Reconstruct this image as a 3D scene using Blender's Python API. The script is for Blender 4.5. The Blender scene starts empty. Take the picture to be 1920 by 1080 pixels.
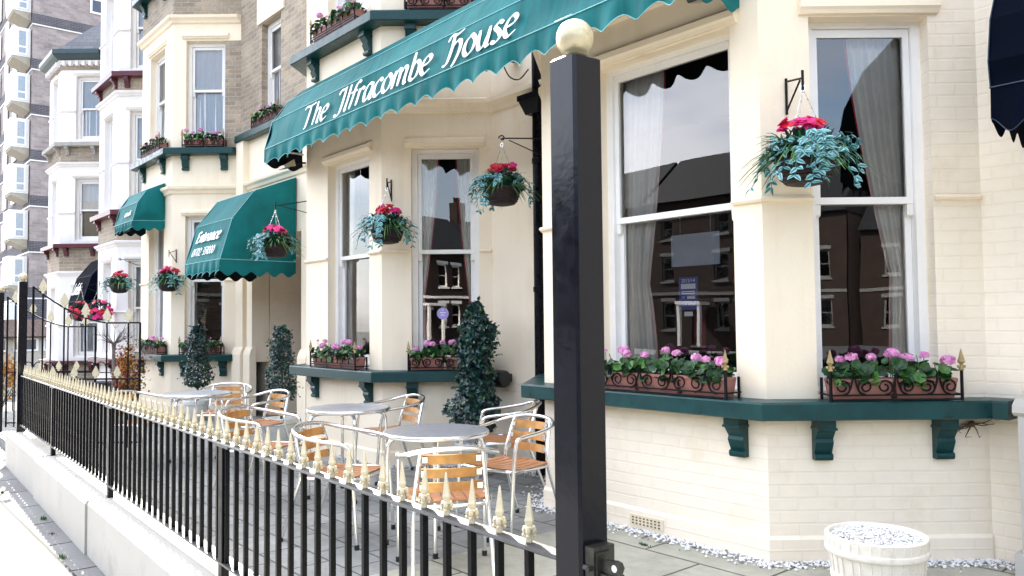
import bpy, math, random
from mathutils import Vector, Matrix
R = random.Random(7)
rad = math.radians
sin, cos, tan, pi = math.sin, math.cos, math.tan, math.pi
sc = bpy.context.scene
col = sc.collection

# ------------------------------------------------------------------ materials
MATS = {}
def nt(name):
    m = bpy.data.materials.new(name); m.use_nodes = True
    t = m.node_tree
    return m, t, t.nodes['Principled BSDF'], t.nodes['Material Output']
def N(t, typ, **kw):
    n = t.nodes.new(typ)
    for k, v in kw.items():
        if k.startswith('i_'):
            key = k[2:]
            n.inputs[int(key) if key.isdigit() else key.replace('_', ' ')].default_value = v
        else: setattr(n, k, v)
    return n
def c4(c): return (c[0], c[1], c[2], 1)
def mat(name, c, rough=.6, metal=0, var=.12, vs=6., bump=.0, bs=40., spec=.5, c2=None, c2s=3., c2lo=.45, c2hi=.7, transl=0, rvar=.0, coat=0):
    """general surface: colour with large and small variation, optional second colour in patches, bump"""
    if name in MATS: return MATS[name]
    m, t, b, o = nt(name)
    tc = N(t, 'ShaderNodeTexCoord')
    L = t.links.new
    nz = N(t, 'ShaderNodeTexNoise', i_Scale=vs, i_Detail=5., i_Roughness=.6); L(tc.outputs['Object'], nz.inputs['Vector'])
    mr = N(t, 'ShaderNodeMapRange', i_1=.3, i_2=.7, i_3=1 - var, i_4=1 + var); L(nz.outputs['Fac'], mr.inputs[0])
    base = N(t, 'ShaderNodeMix', data_type='RGBA', blend_type='MULTIPLY'); base.inputs[0].default_value = 1
    base.inputs[6].default_value = c4(c)
    L(mr.outputs[0], base.inputs[7])
    src = base.outputs[2]
    if c2:
        n2 = N(t, 'ShaderNodeTexNoise', i_Scale=c2s, i_Detail=6., i_Roughness=.65); L(tc.outputs['Object'], n2.inputs['Vector'])
        m2 = N(t, 'ShaderNodeMapRange', i_1=c2lo, i_2=c2hi); L(n2.outputs['Fac'], m2.inputs[0])
        mx = N(t, 'ShaderNodeMix', data_type='RGBA'); L(m2.outputs[0], mx.inputs[0]); L(src, mx.inputs[6]); mx.inputs[7].default_value = c4(c2)
        src = mx.outputs[2]
    L(src, b.inputs['Base Color'])
    b.inputs['Roughness'].default_value = rough; b.inputs['Metallic'].default_value = metal
    b.inputs['Specular IOR Level'].default_value = spec
    if coat: b.inputs['Coat Weight'].default_value = coat; b.inputs['Coat Roughness'].default_value = .15
    if rvar:
        rr = N(t, 'ShaderNodeMapRange', i_1=.3, i_2=.7, i_3=max(.02, rough - rvar), i_4=min(1, rough + rvar)); L(nz.outputs['Fac'], rr.inputs[0]); L(rr.outputs[0], b.inputs['Roughness'])
    if bump:
        nb = N(t, 'ShaderNodeTexNoise', i_Scale=bs, i_Detail=4.); L(tc.outputs['Object'], nb.inputs['Vector'])
        bp = N(t, 'ShaderNodeBump', i_Strength=1., i_Distance=bump); L(nb.outputs['Fac'], bp.inputs['Height']); L(bp.outputs[0], b.inputs['Normal'])
    if transl:
        tr = N(t, 'ShaderNodeBsdfTranslucent'); L(src, tr.inputs['Color'])
        ms = N(t, 'ShaderNodeMixShader', i_0=transl); L(b.outputs[0], ms.inputs[1]); L(tr.outputs[0], ms.inputs[2]); L(ms.outputs[0], o.inputs['Surface'])
    MATS[name] = m; return m
def brickmat(name, c1, c2, mortar, bw=.225, rh=.075, ms=.009, bump=.004, rough=.85, mult=.25, dirt=None, noise=.5, ns=30.):
    m, t, b, o = nt(name); L = t.links.new
    uv = N(t, 'ShaderNodeTexCoord')
    nw = N(t, 'ShaderNodeTexNoise', i_Scale=3., i_Detail=3.); L(uv.outputs['UV'], nw.inputs['Vector'])
    va = N(t, 'ShaderNodeVectorMath', operation='MULTIPLY_ADD'); va.inputs[1].default_value = (.012, .012, 0); L(nw.outputs['Color'], va.inputs[0]); L(uv.outputs['UV'], va.inputs[2])
    bt = N(t, 'ShaderNodeTexBrick'); bt.offset = .5
    L(va.outputs[0], bt.inputs['Vector'])
    bt.inputs['Scale'].default_value = 1; bt.inputs['Brick Width'].default_value = bw; bt.inputs['Row Height'].default_value = rh
    bt.inputs['Mortar Size'].default_value = ms; bt.inputs['Mortar Smooth'].default_value = .4; bt.inputs['Bias'].default_value = 0
    bt.inputs['Color1'].default_value = c4(c1); bt.inputs['Color2'].default_value = c4(c2); bt.inputs['Mortar'].default_value = c4(mortar)
    nz = N(t, 'ShaderNodeTexNoise', i_Scale=ns, i_Detail=6., i_Roughness=.7); L(uv.outputs['UV'], nz.inputs['Vector'])
    n3 = N(t, 'ShaderNodeTexNoise', i_Scale=1.3, i_Detail=5., i_Roughness=.6); L(uv.outputs['UV'], n3.inputs['Vector'])
    av = N(t, 'ShaderNodeMath', operation='ADD'); L(nz.outputs['Fac'], av.inputs[0]); L(n3.outputs['Fac'], av.inputs[1])
    mr = N(t, 'ShaderNodeMapRange', i_1=.65, i_2=1.35, i_3=1 - mult, i_4=1 + mult); L(av.outputs[0], mr.inputs[0])
    mx = N(t, 'ShaderNodeMix', data_type='RGBA', blend_type='MULTIPLY'); mx.inputs[0].default_value = 1; L(bt.outputs['Color'], mx.inputs[6]); L(mr.outputs[0], mx.inputs[7])
    src = mx.outputs[2]
    if dirt:
        nd = N(t, 'ShaderNodeTexNoise', i_Scale=2.2, i_Detail=8., i_Roughness=.7); L(uv.outputs['UV'], nd.inputs['Vector'])
        md = N(t, 'ShaderNodeMapRange', i_1=.55, i_2=.75, i_3=0., i_4=.7); L(nd.outputs['Fac'], md.inputs[0])
        m3 = N(t, 'ShaderNodeMix', data_type='RGBA'); L(md.outputs[0], m3.inputs[0]); L(src, m3.inputs[6]); m3.inputs[7].default_value = c4(dirt); src = m3.outputs[2]
    L(src, b.inputs['Base Color']); b.inputs['Roughness'].default_value = rough; b.inputs['Specular IOR Level'].default_value = .25
    hh = N(t, 'ShaderNodeMath', operation='MULTIPLY_ADD'); hh.inputs[1].default_value = noise; L(nz.outputs['Fac'], hh.inputs[0])
    iv = N(t, 'ShaderNodeMath', operation='SUBTRACT'); iv.inputs[0].default_value = 1; L(bt.outputs['Fac'], iv.inputs[1]); L(iv.outputs[0], hh.inputs[2])
    bp = N(t, 'ShaderNodeBump', i_Strength=1., i_Distance=bump); L(hh.outputs[0], bp.inputs['Height']); L(bp.outputs[0], b.inputs['Normal'])
    MATS[name] = m; return m
def glassmat():
    m, t, b, o = nt('window glass'); L = t.links.new
    t.nodes.remove(b)
    tc = N(t, 'ShaderNodeTexCoord'); nz = N(t, 'ShaderNodeTexNoise', i_Scale=1.6, i_Detail=1.); L(tc.outputs['Object'], nz.inputs['Vector'])
    bp = N(t, 'ShaderNodeBump', i_Strength=1., i_Distance=.0009); L(nz.outputs['Fac'], bp.inputs['Height'])
    fr = N(t, 'ShaderNodeFresnel', i_IOR=1.95)
    gl = N(t, 'ShaderNodeBsdfGlossy', i_Roughness=.0); gl.inputs['Color'].default_value = (1, 1, 1, 1); L(bp.outputs[0], gl.inputs['Normal'])
    tr = N(t, 'ShaderNodeBsdfTransparent'); tr.inputs['Color'].default_value = (.95, .97, .97, 1)
    ms = N(t, 'ShaderNodeMixShader'); L(fr.outputs[0], ms.inputs[0]); L(tr.outputs[0], ms.inputs[1]); L(gl.outputs[0], ms.inputs[2]); L(ms.outputs[0], o.inputs['Surface'])
    MATS['glass'] = m; return m

def wallpaint(name, c, stain, bump):
    m, t, b, o = nt(name); L = t.links.new
    tc = N(t, 'ShaderNodeTexCoord')
    mp = N(t, 'ShaderNodeMapping'); mp.inputs['Scale'].default_value = (7, 7, .55); L(tc.outputs['Object'], mp.inputs['Vector'])
    st = N(t, 'ShaderNodeTexNoise', i_Scale=1., i_Detail=6., i_Roughness=.65); L(mp.outputs[0], st.inputs['Vector'])
    pa = N(t, 'ShaderNodeTexNoise', i_Scale=1.6, i_Detail=7., i_Roughness=.6); L(tc.outputs['Object'], pa.inputs['Vector'])
    m1 = N(t, 'ShaderNodeMath', operation='MULTIPLY'); L(st.outputs['Fac'], m1.inputs[0]); L(pa.outputs['Fac'], m1.inputs[1])
    r1 = N(t, 'ShaderNodeMapRange', i_1=.25, i_2=.46, i_3=0., i_4=.42); L(m1.outputs[0], r1.inputs[0])
    vo = N(t, 'ShaderNodeTexVoronoi', feature='DISTANCE_TO_EDGE', i_Scale=.9)
    nd = N(t, 'ShaderNodeTexNoise', i_Scale=3.5, i_Detail=5.); L(tc.outputs['Object'], nd.inputs['Vector'])
    va = N(t, 'ShaderNodeVectorMath', operation='MULTIPLY_ADD'); va.inputs[1].default_value = (.5, .5, .5); L(nd.outputs['Color'], va.inputs[0]); L(tc.outputs['Object'], va.inputs[2]); L(va.outputs[0], vo.inputs['Vector'])
    r2 = N(t, 'ShaderNodeMapRange', i_1=.0, i_2=.0045, i_3=.55, i_4=0.); L(vo.outputs['Distance'], r2.inputs[0])
    g = N(t, 'ShaderNodeMapRange', i_1=.52, i_2=.62, i_3=0., i_4=1.); L(pa.outputs['Fac'], g.inputs[0])
    m2 = N(t, 'ShaderNodeMath', operation='MULTIPLY'); L(r2.outputs[0], m2.inputs[0]); L(g.outputs[0], m2.inputs[1])
    ad = N(t, 'ShaderNodeMath', operation='MAXIMUM'); L(r1.outputs[0], ad.inputs[0]); L(m2.outputs[0], ad.inputs[1])
    mx = N(t, 'ShaderNodeMix', data_type='RGBA'); L(ad.outputs[0], mx.inputs[0]); mx.inputs[6].default_value = c4(c); mx.inputs[7].default_value = c4(stain)
    L(mx.outputs[2], b.inputs['Base Color']); b.inputs['Roughness'].default_value = .7; b.inputs['Specular IOR Level'].default_value = .3
    fb = N(t, 'ShaderNodeTexNoise', i_Scale=48., i_Detail=4.); L(tc.outputs['Object'], fb.inputs['Vector'])
    lb = N(t, 'ShaderNodeTexNoise', i_Scale=3., i_Detail=3.); L(tc.outputs['Object'], lb.inputs['Vector'])
    hm = N(t, 'ShaderNodeMath', operation='MULTIPLY_ADD'); hm.inputs[1].default_value = 5.; L(lb.outputs['Fac'], hm.inputs[0]); L(fb.outputs['Fac'], hm.inputs[2])
    bp = N(t, 'ShaderNodeBump', i_Strength=1., i_Distance=bump); L(hm.outputs[0], bp.inputs['Height']); L(bp.outputs[0], b.inputs['Normal'])
    MATS[name] = m; return m
CREAM = wallpaint('cream render', (.90, .785, .605), (.72, .57, .37), .0012)
CBRICK = brickmat('cream painted brick', (.90, .80, .65), (.89, .79, .635), (.885, .78, .62), bump=.0014, ms=.007, rough=.7, mult=.05, dirt=(.74, .62, .43), noise=.9, ns=8)
WRENDER = wallpaint('white render', (.88, .84, .81), (.66, .60, .55), .001)
STOCK = brickmat('yellow stock brick', (.42, .335, .235), (.29, .235, .18), (.42, .38, .32), mult=.4, dirt=(.19, .155, .125))
TBRICK = brickmat('brown tower brick', (.38, .32, .295), (.28, .235, .225), (.38, .34, .33), mult=.35, bw=.45, rh=.15)
DBRICK = brickmat('dark engineering brick', (.115, .108, .12), (.085, .08, .09), (.24, .22, .23), mult=.3, bw=.3, rh=.1)
OBRICK = brickmat('dark red brick', (.028, .015, .010), (.017, .010, .008), (.028, .024, .021), mult=.4)
SLATE = brickmat('roof slate', (.075, .085, .10), (.045, .055, .07), (.02, .022, .026), bw=.26, rh=.16, ms=.006, bump=.006, rough=.5, mult=.3)
TILE = brickmat('roof tile', (.12, .08, .065), (.085, .06, .05), (.03, .025, .02), bw=.2, rh=.14, ms=.008, bump=.008, mult=.3)
TEALW = mat('dark green gloss paint', (.0035, .040, .041), .36, var=.25, vs=9, spec=.3, bump=.0008, bs=30, rvar=.12, c2=(.008, .06, .06), c2s=5, c2lo=.5, c2hi=.8)
MAROON = mat('maroon gloss paint', (.10, .018, .03), .4, var=.25)
STONE = mat('grey painted stone', (.42, .40, .36), .8, var=.15)
WHITEW = mat('white gloss paint', (.86, .84, .80), .35, var=.04, vs=4, bump=.0004, bs=25)
PLASTIC = mat('white panel', (.80, .78, .74), .4, var=.05)
GLASS = glassmat()
NET = mat('net curtain', (.88, .89, .93), .9, var=.04, vs=8, transl=.2)
CURT = mat('cream curtain', (.90, .85, .77), .9, var=.06, vs=8, transl=.05)
REDTRIM = mat('red curtain trim', (.40, .03, .035), .8)
BLIND = mat('tan blind', (.62, .50, .34), .8)
BLACK = mat('black gloss paint', (.003, .0035, .005), .32, var=.3, vs=30, bump=.0006, bs=45, spec=.12, rvar=.1)
POSTM = mat('black post paint', (.0025, .0035, .008), .17, var=.3, vs=25, bump=.0004, bs=45, spec=.27, rvar=.06)
IRON = mat('black iron', (.004, .004, .005), .5, spec=.15, var=.2)
GOLD = mat('pale gold paint', (.60, .53, .36), .42, metal=0, var=.16, vs=40, bump=.001, bs=60, c2=(.40, .33, .18), c2s=38, c2lo=.56, c2hi=.75)
GOLDT = mat('tarnished gold paint', (.34, .25, .10), .4, metal=.2, var=.25, vs=40)
GOLDB = mat('weathered gold leaf', (.66, .58, .38), .33, metal=.35, var=.15, vs=14, bump=.0012, bs=50, c2=(.12, .10, .06), c2s=9, c2lo=.60, c2hi=.80)
ALU = mat('polished aluminium', (.82, .83, .84), .2, metal=1, var=.05, rvar=.06)
STEEL = mat('brushed steel top', (.72, .75, .80), .34, metal=1, var=.10, vs=18, bump=.0004, bs=70)
WOODB = mat('varnished beech slat', (.50, .245, .065), .38, var=.28, vs=11, c2=(.33, .12, .03), c2s=7, c2lo=.5, c2hi=.75, bump=.0004, bs=25)
WOODS = mat('beech seat slat', (.44, .20, .085), .45, var=.2, vs=14, c2=(.32, .13, .05), c2s=9)
TERRA = mat('terracotta plastic', (.36, .15, .12), .55, var=.12, vs=9)
WICK = mat('dark wicker', (.022, .012, .010), .7, var=.4, vs=50, bump=.006, bs=60)
TEALD = mat('teal canvas piping', (.24, .55, .56), .6, var=.05)
def canvas(name, c, streak):
    m, t, b, o = nt(name); L = t.links.new
    tc = N(t, 'ShaderNodeTexCoord'); mp = N(t, 'ShaderNodeMapping'); mp.inputs['Scale'].default_value = (9, 1.2, .8); mp.inputs['Rotation'].default_value = (0, rad(14), 0); L(tc.outputs['Object'], mp.inputs['Vector'])
    nz = N(t, 'ShaderNodeTexNoise', i_Scale=2.2, i_Detail=5., i_Roughness=.6); L(mp.outputs[0], nz.inputs['Vector'])
    n2 = N(t, 'ShaderNodeTexNoise', i_Scale=1.1, i_Detail=3.); L(tc.outputs['Object'], n2.inputs['Vector'])
    ad = N(t, 'ShaderNodeMath', operation='ADD'); L(nz.outputs['Fac'], ad.inputs[0]); L(n2.outputs['Fac'], ad.inputs[1])
    mr = N(t, 'ShaderNodeMapRange', i_1=.7, i_2=1.3, i_3=1 - streak, i_4=1 + streak); L(ad.outputs[0], mr.inputs[0])
    mx = N(t, 'ShaderNodeMix', data_type='RGBA', blend_type='MULTIPLY'); mx.inputs[0].default_value = 1; mx.inputs[6].default_value = c4(c); L(mr.outputs[0], mx.inputs[7])
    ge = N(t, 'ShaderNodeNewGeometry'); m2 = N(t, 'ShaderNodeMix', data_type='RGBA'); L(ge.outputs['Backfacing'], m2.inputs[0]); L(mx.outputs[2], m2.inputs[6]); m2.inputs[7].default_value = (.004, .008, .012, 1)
    L(m2.outputs[2], b.inputs['Base Color']); b.inputs['Roughness'].default_value = .7; b.inputs['Specular IOR Level'].default_value = .2
    bp = N(t, 'ShaderNodeBump', i_Strength=1., i_Distance=.004); L(nz.outputs['Fac'], bp.inputs['Height']); L(bp.outputs[0], b.inputs['Normal'])
    return m
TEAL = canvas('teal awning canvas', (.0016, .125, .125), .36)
NAVY = mat('dark navy canvas', (.0016, .003, .008), .9, var=.1, spec=.04)
NAVYP = mat('navy piping', (.01, .025, .05), .6)
LETTER = mat('white lettering', (.82, .80, .74), .6, var=.05)
LEAFD = mat('dark glossy leaf', (.005, .036, .032), .30, var=.5, vs=9, spec=.6)
LEAFM = mat('mid green leaf', (.014, .075, .040), .36, var=.5, vs=9)
LEAFL = mat('light green leaf', (.07, .20, .035), .45, var=.4, vs=9)
GERL = mat('geranium leaf', (.010, .052, .010), .5, var=.5, vs=15)
STRAP = mat('strap leaf', (.030, .115, .030), .4, var=.45, vs=8)
TRADE = mat('silver blue trailing leaf', (.22, .46, .47), .4, var=.25, vs=12)
TRADD = mat('trailing leaf stripe', (.02, .14, .14), .4, var=.3, vs=12)
PINK = mat('pink petal', (.80, .33, .62), .55, var=.22, vs=30, transl=.25)
PINKL = mat('pale pink petal', (.86, .48, .70), .55, var=.15, vs=30, transl=.25)
RED = mat('red petal', (.62, .012, .035), .5, var=.3, vs=30, transl=.2)
MAGENTA = mat('magenta petal', (.80, .025, .24), .5, var=.25, vs=30, transl=.2)
BARK = mat('brown bark', (.09, .055, .035), .85, var=.3, vs=20, bump=.004, bs=40)
TWIG = mat('grey twig', (.16, .13, .12), .85, var=.3)
ORANGEL = mat('orange autumn leaf', (.50, .17, .03), .6, var=.4, vs=9, transl=.2)
RUST = mat('russet leaf', (.20, .035, .018), .6, var=.4, vs=9, transl=.2)
YELL = mat('yellow green leaf', (.36, .30, .06), .6, var=.3, vs=9, transl=.2)
POTW = mat('white glazed pot', (.66, .66, .60), .5, var=.08, bump=.001)
BARREL = mat('off white barrel planter', (.74, .695, .60), .6, var=.08, vs=12, bump=.002, bs=35, c2=(.55, .48, .37), c2s=14, c2lo=.58, c2hi=.8)
GRAV = mat('white stone chip', (.74, .73, .71), .8, var=.2, vs=60)
GRAVD = mat('grey stone chip', (.22, .21, .20), .8, var=.3, vs=60)
SOIL = mat('dark soil', (.02, .015, .012), .95)
WALLW = mat('white masonry paint', (.47, .445, .39), .7, var=.05, vs=2, bump=.001, bs=40, c2=(.31, .28, .22), c2s=2.4, c2lo=.58, c2hi=.85)
GRASS = mat('grass blade', (.03, .10, .012), .6, var=.3)
STICK = mat('blue poster', (.035, .06, .30), .35, var=.05)
STICKW = mat('poster print', (.75, .78, .85), .4, var=.03)
PURP = mat('purple sticker', (.38, .30, .66), .4, var=.08)
SIGNB = mat('grey sign board', (.34, .38, .44), .6, var=.08)
DOORM = mat('brown door frame', (.20, .07, .02), .5, var=.2)
ASPH = mat('asphalt', (.05, .05, .052), .9, var=.25, vs=8, bump=.004, bs=90)
FLAGS = brickmat('riven flagstones', (.40, .39, .31), (.34, .33, .265), (.09, .09, .07), bw=.82, rh=.56, ms=.009, bump=.008, rough=.8, mult=.3, dirt=(.17, .18, .11), noise=.7, ns=5)
PAVE = brickmat('terrace paving', (.27, .27, .25), (.215, .22, .207), (.09, .09, .085), bw=.42, rh=.26, ms=.008, bump=.006, rough=.75, mult=.32, dirt=(.15, .15, .115), noise=.6, ns=9)
FLAG = brickmat('concrete flags', (.18, .177, .17), (.15, .148, .142), (.02, .02, .018), bw=.75, rh=.60, ms=.013, bump=.004, rough=.85, mult=.2, noise=.4, ns=40)
LAND = mat('distant ground', (.10, .10, .09), .95, var=.3, vs=.3)
BLKPL = mat('black plastic', (.012, .012, .012), .4)
CHROME = mat('bright lamp reflector', (.8, .8, .8), .15, metal=1, var=.02)

# ------------------------------------------------------------------ mesh helpers
ORG = {}
class Fr:
    """wall frame: s along, o outward, z up"""
    def __init__(f, p, az):
        f.p = Vector((p[0], p[1])); a = rad(az); f.az = az; f.u = Vector((cos(a), sin(a))); f.n = Vector((f.u.y, -f.u.x))
    def P(f, s, o, z):
        q = f.p + f.u * s + f.n * o
        return (q.x, q.y, z)
    def sh(f, s): return Fr(f.p + f.u * s, f.az)
class MB:
    def __init__(m): m.v = []; m.f = []; m.mi = []; m.cur = 0
    def add(m, vs, fs, mi=None):
        b = len(m.v); m.v += [tuple(v) for v in vs]
        for f in fs: m.f.append(tuple(b + i for i in f)); m.mi.append(m.cur if mi is None else mi)
    def quad(m, a, b, c, d, mi=None): m.add([a, b, c, d], [(0, 1, 2, 3)], mi)
    def hexa(m, p, mi=None):
        m.add(p, [(0, 3, 2, 1), (4, 5, 6, 7), (0, 1, 5, 4), (1, 2, 6, 5), (2, 3, 7, 6), (3, 0, 4, 7)], mi)
    def box(m, x0, x1, y0, y1, z0, z1, mi=None):
        m.hexa([(x0, y0, z0), (x1, y0, z0), (x1, y1, z0), (x0, y1, z0), (x0, y0, z1), (x1, y0, z1), (x1, y1, z1), (x0, y1, z1)], mi)
    def fbox(m, f, s0, s1, o0, o1, z0, z1, mi=None):
        P = f.P
        m.hexa([P(s0, o1, z0), P(s1, o1, z0), P(s1, o0, z0), P(s0, o0, z0), P(s0, o1, z1), P(s1, o1, z1), P(s1, o0, z1), P(s0, o0, z1)], mi)
    def bbox(m, f, s0, s1, o0, o1, z0, z1, b=.006, mi=None):
        """bevelled box in a wall frame (chamfered edges)"""
        vs = []; 
        for (z, ins) in ((z0, b), (z0 + b, 0), (z1 - b, 0), (z1, b)):
            s_, S_, o_, O_ = s0 + ins, s1 - ins, o0 + ins, o1 - ins
            vs += [f.P(*q, z) for q in ((s_ + b, O_), (S_ - b, O_), (S_, O_ - b), (S_, o_ + b), (S_ - b, o_), (s_ + b, o_), (s_, o_ + b), (s_, O_ - b))]
        fs = [tuple(range(7, -1, -1)), tuple(range(24, 32))]
        for k in range(3):
            for i in range(8):
                j = (i + 1) % 8; fs.append((k * 8 + i, k * 8 + j, k * 8 + 8 + j, k * 8 + 8 + i))
        m.add(vs, fs, mi)
    def strip(m, f, L, prof, c0=0, c1=0, mi=None, s0=0):
        """profile [(o,z)] extruded along a wall; mitred ends"""
        n = len(prof)
        vs = [f.P(s0 - c0 * o, o, z) for o, z in prof] + [f.P(s0 + L + c1 * o, o, z) for o, z in prof]
        fs = [(i, (i + 1) % n, n + (i + 1) % n, n + i) for i in range(n)]
        fs += [tuple(range(n - 1, -1, -1)), tuple(range(n, 2 * n))]
        m.add(vs, fs, mi)
    def tube(m, pts, r, k=6, closed=False, mi=None, cap=True):
        pts = [Vector(p) for p in pts]; n = len(pts)
        rs = r if isinstance(r, (list, tuple)) else [r] * n
        vs = []; up = None
        for i, p in enumerate(pts):
            a = pts[i - 1] if (i or closed) else p; b = pts[(i + 1) % n] if (i < n - 1 or closed) else p
            d = (b - a)
            if d.length < 1e-9: d = Vector((0, 0, 1))
            d.normalize()
            if up is None: up = Vector((0, 0, 1)) if abs(d.z) < .9 else Vector((1, 0, 0))
            e = up - d * up.dot(d)
            if e.length < 1e-5: e = d.orthogonal()
            e.normalize(); up = e; g = d.cross(e)
            for j in range(k):
                t = 2 * pi * j / k + pi / k
                vs.append(p + (e * cos(t) + g * sin(t)) * rs[i])
        fs = []
        for i in range(n if closed else n - 1):
            i2 = (i + 1) % n
            for j in range(k):
                j2 = (j + 1) % k; fs.append((i * k + j, i * k + j2, i2 * k + j2, i2 * k + j))
        if not closed and cap: fs += [tuple(range(k - 1, -1, -1)), tuple(range((n - 1) * k, n * k))]
        m.add(vs, fs, mi)
    def lathe(m, c, prof, k=16, mi=None, rot=0, ax=1., ay=1.):
        vs = []
        for r, z in prof:
            for j in range(k):
                t = 2 * pi * j / k + rot; vs.append((c[0] + ax * r * cos(t), c[1] + ay * r * sin(t), c[2] + z))
        fs = []
        for i in range(len(prof) - 1):
            for j in range(k):
                j2 = (j + 1) % k; fs.append((i * k + j, i * k + j2, (i + 1) * k + j2, (i + 1) * k + j))
        fs += [tuple(range(k - 1, -1, -1)), tuple(range((len(prof) - 1) * k, len(prof) * k))]
        m.add(vs, fs, mi)
    def ball(m, c, r, k=10, n=6, mi=None, sz=1.):
        m.lathe(c, [(max(1e-4, r * sin(pi * i / n)), -r * sz * cos(pi * i / n)) for i in range(n + 1)], k, mi)
    def chip(m, c, r, mi=None):
        a = R.uniform(0, 6); vs = []
        for j in range(4): vs.append((c[0] + r * cos(a + j * 1.57) * R.uniform(.6, 1.2), c[1] + r * sin(a + j * 1.57) * R.uniform(.6, 1.2), c[2] + R.uniform(-.2, .3) * r))
        vs.append((c[0], c[1], c[2] + r * R.uniform(.5, .9))); vs.append((c[0], c[1], c[2] - r))
        m.add(vs, [(0, 1, 4), (1, 2, 4), (2, 3, 4), (3, 0, 4), (1, 0, 5), (2, 1, 5), (3, 2, 5), (0, 3, 5)], mi)
    def leaf(m, b, d, up, L, w, fold=.25, curl=.0, mi=None, stripe=None):
        b = Vector(b); d = Vector(d).normalized(); s = d.cross(Vector(up))
        if s.length < 1e-4: s = d.orthogonal()
        s.normalize(); u = s.cross(d)
        def q(t, x, h): return b + d * (L * t) + s * (w * x) + u * (h - curl * L * t * t)
        f = fold * w
        if stripe is None:
            m.add([q(0, 0, 0), q(.4, -1, f), q(.45, 0, 0), q(.4, 1, f), q(1, 0, -f * .3)], [(0, 2, 1), (0, 3, 2), (1, 2, 4), (2, 3, 4)], mi)
        else:
            for sg in (-1, 1):
                A = [q(0, 0, 0), q(.3, .38 * sg, f * .4), q(.65, .33 * sg, f * .35), q(1, 0, 0), q(.65, .8 * sg, f), q(.3, sg, f)]
                m.add(A, [(0, 1, 5), (1, 2, 4, 5), (2, 3, 4)], mi)
                B = [q(0, 0, 0), q(.3, 0, 0), q(.65, 0, 0), q(1, 0, 0), q(.65, .33 * sg, f * .35), q(.3, .38 * sg, f * .4)]
                m.add(B, [(0, 1, 5), (1, 2, 4, 5), (2, 3, 4)], stripe)
    def disc(m, c, nrm, r, k=6, mi=None, dish=.2):
        nrm = Vector(nrm).normalized(); a = nrm.orthogonal().normalized(); b = nrm.cross(a); c = Vector(c); t0 = R.uniform(0, 6)
        vs = [c - nrm * r * dish] + [c + (a * cos(t0 + 2 * pi * j / k) + b * sin(t0 + 2 * pi * j / k)) * r * R.uniform(.85, 1.1) for j in range(k)]
        m.add(vs, [(0, 1 + j, 1 + (j + 1) % k) for j in range(k)], mi)
    def build(m, name, mats, parent=None, smooth=False, org=None, ang=None):
        if not isinstance(mats, (list, tuple)): mats = [mats]
        if parent is not None: o0 = ORG.get(parent.name, (0, 0, 0))
        else: o0 = org or (0, 0, 0)
        me = bpy.data.meshes.new(name)
        me.from_pydata([(v[0] - o0[0], v[1] - o0[1], v[2] - o0[2]) for v in m.v], [], m.f)
        for mm in mats: me.materials.append(mm)
        if len(mats) > 1: me.polygons.foreach_set('material_index', m.mi)
        uvl = me.uv_layers.new(name='UVMap').data
        V = m.v
        for p in me.polygons:
            n = p.normal
            if abs(n.z) < .75:
                h = math.hypot(n.x, n.y) or 1; tx, ty = -n.y / h, n.x / h; zz = 1 / max(.3, math.sqrt(max(0, 1 - n.z * n.z)))
                for li in p.loop_indices:
                    v = V[me.loops[li].vertex_index]; uvl[li].uv = (v[0] * tx + v[1] * ty, v[2] * zz)
            else:
                for li in p.loop_indices:
                    v = V[me.loops[li].vertex_index]; uvl[li].uv = (v[0], v[1])
        if smooth:
            me.polygons.foreach_set('use_smooth', [True] * len(me.polygons))
            if ang: me.set_sharp_from_angle(angle=rad(ang))
        me.update()
        o = bpy.data.objects.new(name, me); col.objects.link(o)
        if parent is not None: o.parent = parent
        else: o.location = o0
        ORG[o.name] = o0
        return o
def tag(o, label, cat, group=None, kind=None):
    if label: o['label'] = label
    if cat: o['category'] = cat
    if group: o['group'] = group
    if kind: o['kind'] = kind
    return o
def thing(name, loc, label, cat, group=None, rz=0):
    o = bpy.data.objects.new(name, None); col.objects.link(o); o.empty_display_size = .1
    o.location = loc; o.rotation_euler = (0, 0, rz); ORG[o.name] = tuple(loc)
    return tag(o, label, cat, group)
def copytree(o, parent=None):
    c = o.copy(); col.objects.link(c)
    if parent is not None: c.parent = parent
    for ch in list(o.children): copytree(ch, c)
    return c
def struct(o): o['kind'] = 'structure'; return o
def smoothpath(pts, n=6, closed=False):
    pts = [Vector(p) for p in pts]; out = []; N_ = len(pts)
    rng = range(N_) if closed else range(N_ - 1)
    for i in rng:
        p1 = pts[i]; p2 = pts[(i + 1) % N_]
        p0 = pts[i - 1] if (closed or i > 0) else p1 * 2 - p2
        p3 = pts[(i + 2) % N_] if (closed or i + 2 < N_) else p2 * 2 - p1
        for k in range(n):
            t = k / n
            out.append(.5 * ((2 * p1) + (p2 - p0) * t + (2 * p0 - 5 * p1 + 4 * p2 - p3) * t * t + (3 * p1 - p0 - 3 * p2 + p3) * t ** 3))
    if not closed: out.append(pts[-1])
    return out

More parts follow.
